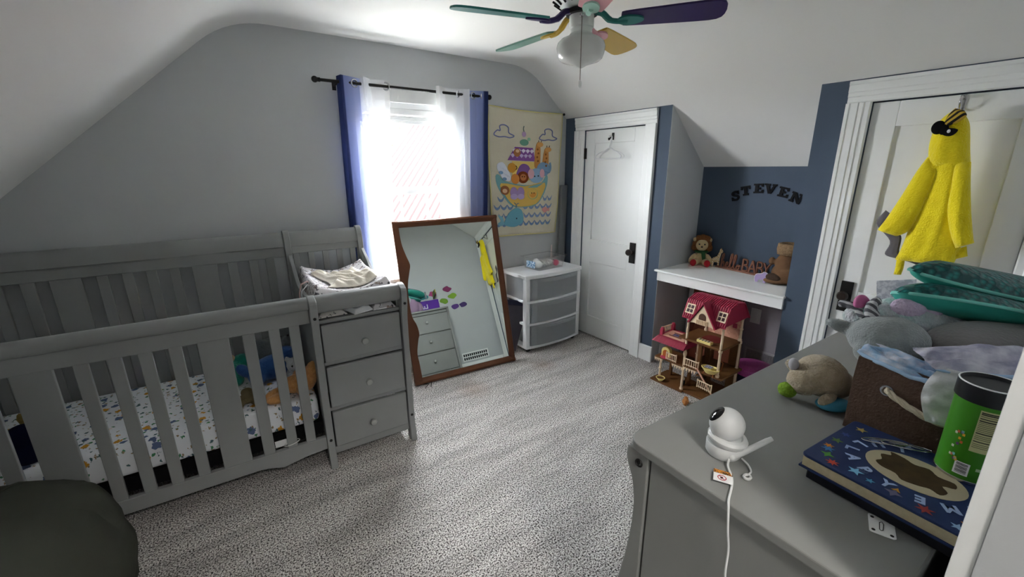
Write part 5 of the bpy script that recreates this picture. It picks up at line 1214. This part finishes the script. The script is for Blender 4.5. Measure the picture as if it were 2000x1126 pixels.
ch_ = ob('pull_chain', B().tube([(cx2, cy2, 2.16), (cx2*1.9, cy2*1.9, 2.135), (cx2*2.0, cy2*2.0, 1.90)], .0016, 6), M('chain_bronze', '#7a7168', .4, .5, .7), FN, smooth=60)
ob('chain_end', B().lathe([(.002, .03), (.006, .024), (.007, .008), (.005, 0), (.001, -.002)], 12, TF((cx2*2, cy2*2, 1.878))), m_ew, ch_, smooth=50)
ob('pull_switch', B().sphere((cx2*1.25, cy2*1.25, 2.158), .009), m_chrome, FN, smooth=180)

# ================================================================ bean bag chair
m_bb = M('dark_olive_canvas', '#45473f', .85, .15, var=(3, '#3d3f38', .5), bump=(70, .25, .003))
BB = empty('bean_bag', (-3.64, -1.26, 0.001), label='dark grey bean bag chair in front of the crib', cat='bean bag')
def bbfn(u, v):
    a_ = 2*pi*u; t = v
    prof = [(0, .30), (.08, .36), (.2, .405), (.35, .42), (.5, .405), (.65, .36), (.8, .27), (.92, .14), (1, .001)]
    zz = [0, .006, .09, .21, .34, .44, .505, .54, .55]
    k = min(int(t*8), 7); f_ = t*8-k; r_ = prof[k][1]+(prof[k+1][1]-prof[k][1])*f_; z = zz[k]+(zz[k+1]-zz[k])*f_
    n = mnoise.noise(Vector((cos(a_)*1.6, sin(a_)*1.6, z*4)))*.022+abs(mnoise.noise(Vector((cos(a_)*4+3, sin(a_)*4, z*9))))*.016-.012*abs(cos(a_*3))**12
    r_ *= 1+n*2.2; z += (mnoise.noise(Vector((cos(a_)*r_*7, sin(a_)*r_*7, 8)))*.02 if t > .5 else 0)
    return (r_*cos(a_), r_*sin(a_), max(z, 0))
ob('canvas_shell', B().grid(bbfn, 84, 48), m_bb, BB, smooth=180)
for s_ in range(3):
    pts = [Vector(bbfn((s_/3+1/6) % 1, t/30)) for t in range(3, 29)]
    ob('piped_seam', B().tube([p*1.004 for p in pts], .004, 6), m_bb, BB, smooth=60)
ob('top_handle', B().tube(smoothpoly([(-.10, -.03, .54), (-.05, -.035, .57), (.0, -.04, .575), (.05, -.035, .545)], 4, closed=False), .010, 8), M('dark_strap', '#262722', .8), BB, smooth=60)

# ================================================================ hooded yellow coat on the second door
m_yc = M('yellow_fleece', '#f7e322', .95, .1, var=(18, '#efd81c', .5), bump=(150, .9, .006), sheen=.35); m_gl = M('grey_lining', '#6d6a70', .9, .1); m_bt = M('black_felt', '#141414', .9, .1)
HK = empty('door_hook', (0, -2.579, 1.815), label='chrome coat hook high on the door with the yellow coat', cat='hook')
ob('back_plate', bx(.006, -.012, -.035, .0118, .012, .045), m_chrome, HK, bevel=.003)
ob('hook_arm', B().tube(smoothpoly([(.006, 0, .03), (-.02, 0, .034), (-.034, 0, .02), (-.03, 0, .0), (-.02, 0, -.012)], 4, closed=False), .006, 8).tube([(.006, 0, -.02), (-.012, 0, -.024), (-.016, 0, -.012)], .005, 8), m_chrome, HK, smooth=60)
CO = empty('hooded_coat', (0, 0, 0), label='yellow fleece hooded coat with black bow hanging on the far right door', cat='coat')
def slab(name, pairs, x_c, th, mat, par, fold=.010, seed=0, n=28, endf=0):
    """soft garment panel: list of (left pixel, right pixel) rows, bulging out of the door plane"""
    rows = [(wx(*a, x_c), wx(*c, x_c)) for a, c in pairs]
    L_ = smoothpoly([tuple(r[0]) for r in rows], 5, closed=False); R2 = smoothpoly([tuple(r[1]) for r in rows], 5, closed=False)
    m = len(L_); b = B()
    def mk(s_):
        vs = []
        for j in range(m):
            for i in range(n+1):
                u = i/n; p = Vector(L_[j]).lerp(Vector(R2[j]), u); e = sqrt(max(0, 1-(2*u-1)**2)); e2 = min(1, (j+.3)/3, ((m-1-j)/6 if endf else (m-1-j+1.6)/3))
                v = j/(m-1)
                fd = fold*1.6*mnoise.noise(Vector((u*3.2+v*1.3+seed*5, v*2.2, seed)))*min(1, v*1.5+.3)*e + fold*.7*max(0, sin(u*9+v*4+seed))**3*v*e
                p.x += -s_*(th*e*e2) - (fd if s_ > 0 else 0)
                vs.append(tuple(p))
        return vs
    f_ = [(j*(n+1)+i, j*(n+1)+i+1, (j+1)*(n+1)+i+1, (j+1)*(n+1)+i) for j in range(m-1) for i in range(n)]
    b.add(mk(1), f_); b.add(mk(-.35), f_)
    o = ob(name, b, mat, par, smooth=180)
    return o
slab('body', [((1834, 278), (1890, 290)), ((1822, 300), (1896, 318)), ((1806, 330), (1894, 345)), ((1796, 370), (1893, 385)), ((1780, 430), (1886, 440)), ((1762, 480), (1876, 485)), ((1748, 506), (1862, 516))], -.075, .05, m_yc, CO, .012)
slab('sleeve', [((1812, 306), (1836, 330)), ((1790, 335), (1822, 365)), ((1762, 380), (1800, 410)), ((1732, 425), (1778, 448)), ((1714, 448), (1752, 461))], -.10, .032, m_yc, CO, .004, 1)
slab('sleeve', [((1866, 315), (1897, 316)), ((1858, 360), (1896, 360)), ((1850, 410), (1897, 415)), ((1856, 455), (1901, 462)), ((1866, 484), (1903, 474))], -.115, .034, m_yc, CO, .004, 2)
slab('hood', [((1866, 213), (1880, 216)), ((1838, 234), (1893, 238)), ((1822, 258), (1895, 262)), ((1814, 288), (1895, 292)), ((1814, 316), (1896, 326)), ((1820, 338), (1893, 352))], -.080, .052, m_yc, CO, .008, 3, endf=1)
st_m = bpy.data.materials.new('striped_hood_lining'); st_m.use_nodes = True; stripes(st_m, '#c9a53a', '#1c1712', 24, 'DIAGONAL')
slab('hood_lining', [((1866, 211), (1884, 216)), ((1856, 220), (1888, 226)), ((1847, 233), (1872, 238)), ((1844, 243), (1854, 245))], -.146, .010, st_m, CO, .0, 0)
for cxp, cyp, rx_, ry_ in ((1833, 249, 10, 12), (1843, 252, 7, 10)):
    p = wx(cxp, cyp, -.148); ob('bow_loop', B().sphere(p, (.008, rx_/420, ry_/420)), m_bt, CO, smooth=180)
ep = [wx(x, y, -.148) for x, y in ((1841, 262), (1848, 252), (1858, 250), (1871, 253), (1864, 262), (1852, 266))]
ec = smoothpoly([(p.y, p.z) for p in ep], 4)
ey = ob('eye_patch', B().prism(ec, -.156, -.146, 'yz'), m_bt, CO)
p = wx(1853, 256, -.157); ob('eye_glint', B().sphere(p, (.002, .006, .0075)), m_white, ey, smooth=180)
slab('lining_flap', [((1730, 410), (1750, 425)), ((1712, 436), (1735, 452)), ((1738, 470), (1760, 460)), ((1728, 495), (1756, 492)), ((1745, 503), (1765, 505))], -.035, .008, m_gl, CO, .002, 4)
slab('hem_lining', [((1752, 505), (1800, 505)), ((1778, 512), (1808, 512)), ((1796, 520), (1806, 518))], -.05, .008, m_gl, CO, .002, 5)
slab('tail', [((1752, 500), (1768, 503)), ((1749, 520), (1765, 522)), ((1745, 535), (1760, 536))], -.09, .016, m_yc, CO, .001, 6)
slab('hem_cuff', [((1862, 488), (1888, 480)), ((1862, 506), (1890, 500))], -.07, .02, m_yc, CO, .003, 7)

# ================================================================ hangers on the closet door
hk = ob('closet_hook', B().box(.006, -.566, 1.775, .0118, -.546, 1.83).tube(smoothpoly([(.006, -.556, 1.80), (-.022, -.556, 1.79), (-.038, -.556, 1.775), (-.04, -.556, 1.79)], 4, closed=False), .006, 8), m_black, None, label='black hook on the closet door holding white hangers', cat='hook', smooth=50)
def hanger(off, rz, label):
    root = empty('coat_hanger', (-.028, -.556, 1.786), label=label, cat='hanger', group='white hangers on the closet door', rot=(0, 0, rz))
    ob('hanger_hook', B().tube(smoothpoly([(off, .014, .0), (off, .012, .018), (off, -.004, .022), (off, -.018, .008), (off, -.012, -.03), (off, 0, -.06), (off, 0, -.08)], 4, closed=False), .0035, 8), m_pw, root, smooth=60)
    ob('hanger_body', B().tube(smoothpoly([(off, 0, -.075), (off, .05, -.095), (off, .11, -.115), (off, .145, -.14), (off, .12, -.158), (off, 0, -.158), (off, -.12, -.158), (off, -.145, -.14), (off, -.11, -.115), (off, -.05, -.095)], 4), .0052, 8, closed=True), m_pw, root, smooth=60)
hanger(.0, .08, 'white child hanger in front on the closet door hook')
hanger(.010, -.22, 'white child hanger behind, swung aside on the closet door hook')

# ================================================================ appliqued ark blanket on the window wall
AKY = -.030
AK = empty('ark_wall_hanging', (0, 0, 0), label='cream quilted wall hanging with an appliqued ark and animals', cat='wall hanging')
c_tl, c_tr, c_bl, c_br = [Vector(v) for v in ((-.868, AKY, 2.035), (-.078, AKY, 2.017), (-.846, AKY, .995), (-.134, AKY, .972))]
def akp(u, v, d=0):
    p = c_tl.lerp(c_tr, u).lerp(c_bl.lerp(c_br, u), v); p.z -= .012*sin(pi*u)*(1-v)
    p.y += .006*sin(u*9+v*4)*v - .004*sin(v*11) - d; return p
m_quilt = M('cream_quilt', '#d9d3bf', .95, .1, var=(6, '#cfc8b2', .5), bump=(45, .5, .006)); m_bind = M('yellow_binding', '#d9cf8c', .9)
ob('cloth', B().grid(lambda u, v: tuple(akp(u, v)), 30, 40), m_quilt, AK, smooth=180, solid=.006)
ob('binding', B().tube([akp(u/20, 0) for u in range(20)]+[akp(1, v/20) for v in range(20)]+[akp(1-u/20, 1) for u in range(20)]+[akp(0, 1-v/20) for v in range(20)], .0055, 6, closed=True), m_bind, AK, smooth=60)
ob('pushpin', B().sphere(c_tr+Vector((.012, -.01, -.005)), .011), m_black, AK, smooth=180)
# shapes drawn in a 620 x 1040 field over the cloth
def ak(name, pts, col, lvl=1, smooth_=True, mat=None):
    def uv_(x, y):
        # undo the slight perspective of the sketch field
        return ((x-70)/560, (y-40)/1030)
    pp = smoothpoly(pts, 3) if smooth_ else pts
    ws = [akp(*uv_(x, y), .0035) for x, y in pp]; n = len(ws); d0 = Vector((0, -.0016*lvl, 0)); d1 = Vector((0, -.0016*lvl-.0018, 0))
    vs = [tuple(p+d0) for p in ws]+[tuple(p+d1) for p in ws]
    fs = [tuple(range(n)), tuple(range(2*n-1, n-1, -1))]+[(i, n+i, n+(i+1) % n, (i+1) % n) for i in range(n)]
    return ob(name, B().add(vs, fs), mat or M('ark_'+col[1:], col, .9, .1, bump=(90, .3, .003)), AK)
def akline(name, pts, col, w=.0035, closed=False):
    pp = smoothpoly(pts, 4, closed=closed); ob(name, B().tube([akp((x-70)/560, (y-40)/1030, .0065) for x, y in pp], w, 5, closed=closed), M('ark_'+col[1:], col, .9), AK)
def E_(cx_, cy2, rx_, ry_, n=10): return [(cx_+rx_*cos(i*2*pi/n), cy2+ry_*sin(i*2*pi/n)) for i in range(n)]
for cx_ in (178, 520):
    akline('cloud', [(cx_-75, 250), (cx_-50, 215), (cx_-30, 215), (cx_-32, 180), (cx_, 168), (cx_+28, 185), (cx_+32, 225), (cx_+70, 245), (cx_+40, 262), (cx_, 258), (cx_-40, 264)], '#7f86b4', .005, True)
ak('hull_rim', [(110, 570), (135, 560), (180, 610), (330, 640), (470, 625), (515, 560), (530, 570), (525, 640), (490, 740), (430, 815), (300, 830), (220, 810), (150, 720), (115, 640)], '#7fb0b8')
ak('hull', [(145, 628), (330, 650), (505, 620), (480, 735), (430, 805), (320, 825), (235, 805), (170, 720)], '#dcb863', 2)
ak('cabin', [(235, 445), (415, 445), (420, 600), (235, 600)], '#e0c675', 1, False)
ak('cabin_door', [(275, 520), (300, 475), (330, 462), (365, 478), (385, 520), (385, 560), (275, 560)], '#8a63a6', 2)
ak('cabin_roof', [(255, 330), (395, 330), (420, 440), (200, 440)], '#8a5aa0', 2, False)
for r_ in range(2):
    for i in range(5): ak('roof_tile', [(235+i*34-r_*14, 385+r_*40-30), (252+i*34-r_*14, 385+r_*40-8), (269+i*34-r_*14, 385+r_*40-30), (252+i*34-r_*14, 372+r_*40-30)], '#e3d9ea' if r_ == 0 else '#c9b4da', 3, False)
ak('turtle', E_(325, 290, 34, 26), '#6fa08a', 2); ak('turtle_head', E_(360, 262, 12, 14), '#8fbfa4', 3); ak('bird', E_(322, 225, 16, 22), '#b79ac0', 2); akline('bird_tail', [(322, 205), (318, 180), (322, 160)], '#6b7f77', .004)
ak('monkey', E_(270, 375, 26, 34), '#b0764a', 4); ak('monkey_face', E_(272, 362, 14, 13), '#e0b890', 5)
for x, y0 in ((440, 300), (510, 340)):
    ak('giraffe_neck', [(x-18, y0), (x+14, y0), (x+20, 480), (x-26, 480)], '#c58a4c', 2); ak('giraffe_head', E_(x+12, y0, 26, 20), '#d59d5c', 3); akline('giraffe_horns', [(x+2, y0-18), (x, y0-34)], '#6b4a2a', .003); akline('giraffe_horns', [(x+20, y0-18), (x+24, y0-34)], '#6b4a2a', .003)
    for k in range(4): ak('giraffe_spot', E_(x-6+8*(k % 2), y0+40+k*32, 7, 9, 7), '#8f5c2c', 4)
ak('elephant', E_(490, 505, 56, 60), '#7f9fc0', 3); ak('elephant', E_(430, 560, 62, 62), '#8fb0cf', 5); ak('elephant_ear', E_(385, 545, 26, 42), '#d9a9b4', 6); ak('elephant_ear', E_(478, 540, 20, 38), '#d9a9b4', 6); akline('elephant_trunk', [(500, 520), (540, 530), (552, 490), (545, 450)], '#7f9fc0', .010); ak('elephant_eye', E_(415, 565, 5, 6), '#2a2a30', 7); ak('elephant_eye', E_(445, 562, 5, 6), '#2a2a30', 7)
ak('lion', E_(320, 575, 46, 50), '#8f4a2a', 4); ak('lion_face', E_(320, 575, 26, 28), '#c27a4a', 5); ak('lioness', E_(255, 590, 32, 42), '#d08a45', 5); ak('lion_eye', E_(311, 570, 4, 5), '#2a1a10', 6); ak('lion_eye', E_(330, 570, 4, 5), '#2a1a10', 6)
ak('tiger', E_(232, 500, 32, 40), '#d1973f', 3); akline('tiger_tail', [(255, 520), (272, 500), (262, 480)], '#4a2f18', .004)
for x, y in ((160, 505), (185, 555)):
    ak('zebra', [(x-35, y-30), (x+5, y-45), (x+35, y+5), (x+30, y+50), (x-5, y+50), (x-35, y+20)], '#dfe3ee', 3)
    for k in range(4): akline('zebra_stripe', [(x-30+k*16, y-22+k*10), (x-14+k*14, y+2+k*8)], '#46588f', .004)
    ak('zebra_nose', E_(x-12, y+38, 16, 13), '#7fa0c8', 4)
ak('monkey', E_(172, 685, 34, 38), '#9a6440', 4); ak('monkey_face', E_(170, 690, 18, 18), '#e3bd95', 5)
for x in (242, 300): ak('hippo', E_(x, 705, 30, 48), '#a78fc4', 4); ak('hippo_nose', E_(x, 738, 30, 24), '#bda8d6', 5)
akline('porthole', E_(402, 715, 42, 46), '#7fb58c', .006, True); ak('cub', E_(402, 715, 28, 32), '#dd9a4a', 4); ak('cub_eye', E_(392, 708, 4, 5), '#2a1a10', 5); ak('cub_eye', E_(412, 708, 4, 5), '#2a1a10', 5)
for j, (x0, x1, y) in enumerate(((115, 165, 765), (490, 570, 760), (85, 240, 832), (320, 570, 830), (120, 200, 905), (330, 570, 905), (95, 570, 975))):
    n = max(1, round((x1-x0)/48)); 
    for i in range(n):
        a_ = x0+(x1-x0)*i/n; c_ = x0+(x1-x0)*(i+1)/n; ak('wave', [(a_, y-28), ((a_+c_)/2-8, y-6), ((a_+c_)/2+8, y-6), (c_, y-28), (c_-6, y), ((a_+c_)/2+6, y+16), ((a_+c_)/2-8, y+16), (a_+6, y)], ['#6f88b0', '#7f94bc'][j % 2], 1)
ak('whale', [(165, 975), (180, 915), (215, 860), (265, 832), (310, 855), (328, 915), (320, 965), (250, 998)], '#6fa9bd', 3); ak('whale_tail', [(165, 970), (130, 985), (112, 960), (135, 940), (112, 890), (150, 910), (160, 945)], '#82b6c8', 3); akline('whale_spout', [(262, 830), (258, 800), (245, 790)], '#5f86a0', .004); akline('whale_spout', [(264, 830), (270, 800), (285, 795)], '#5f86a0', .004); ak('whale_eye', E_(268, 925, 5, 7), '#202830', 4)
ak('fish', [(485, 855), (510, 832), (538, 850), (548, 835), (550, 875), (536, 868), (510, 885)], '#d99a92', 3)

# ================================================================ animal stickers and grille on the near wall (seen in the mirror)
stk = [(-.98, 1.20, '#2b7f86', 'teal elephant'), (-.84, 1.22, '#b0407a', 'magenta giraffe'), (-.62, 1.26, '#7a2a58', 'plum hippo'), (-.95, 1.10, '#2f8f9a', 'turquoise whale'), (-.70, 1.09, '#6f9a2c', 'green turtle'), (-.56, 1.14, '#7fa832', 'lime crocodile'), (-.92, .99, '#2f6f9a', 'blue bird'), (-.72, .965, '#d99a2c', 'orange tiger'), (-.55, .98, '#5f3f8a', 'violet owl'), (-.43, .985, '#4a3570', 'dark purple bat')]
for q, (x, z, c_, nm) in enumerate(stk):
    rr_ = random.Random(q); pts = smoothpoly([(x+(.045+.022*rr_.random())*cos(i*2*pi/9)*1.1, z+(.03+.02*rr_.random())*sin(i*2*pi/9)) for i in range(9)], 3)
    ob('wall_sticker', B().prism(pts, YN, YN+.0015), M('sticker_'+c_[1:], c_, .5), None, label=nm+' sticker on the wall above the dresser, seen in the mirror', cat='sticker', group='animal stickers on the near wall')
gr = empty('return_grille', (-.42, YN+.017, .22), label='black slotted return grille low on the near wall, seen in the mirror', cat='vent')
ob('plate', bx(-.20, 0, -.06, .20, .006, .06), m_white, gr, bevel=.002)
for i in range(12):
    for j in range(2): ob('slot', bx(-.185+i*.031, .006, -.045+j*.05, -.163+i*.031, .0075, -.008+j*.05), m_slot, gr)
gr.location.y = YN; gr.location.z = .22
# loose black threads on the carpet by the mirror
tp = [wy(812+3*i, 748-4*((i*7) % 5), -.36) for i in range(6)]
ob('thread_scrap', B().tube(smoothpoly([(-1.70, -.40, .005), (-1.66, -.37, .012), (-1.69, -.34, .006), (-1.63, -.35, .014), (-1.66, -.41, .005), (-1.61, -.32, .010), (-1.585, -.29, .006)], 5, closed=False), .0025, 5), m_bolt, None, label='tangle of black thread on the carpet by the mirror corner', cat='thread', smooth=60)
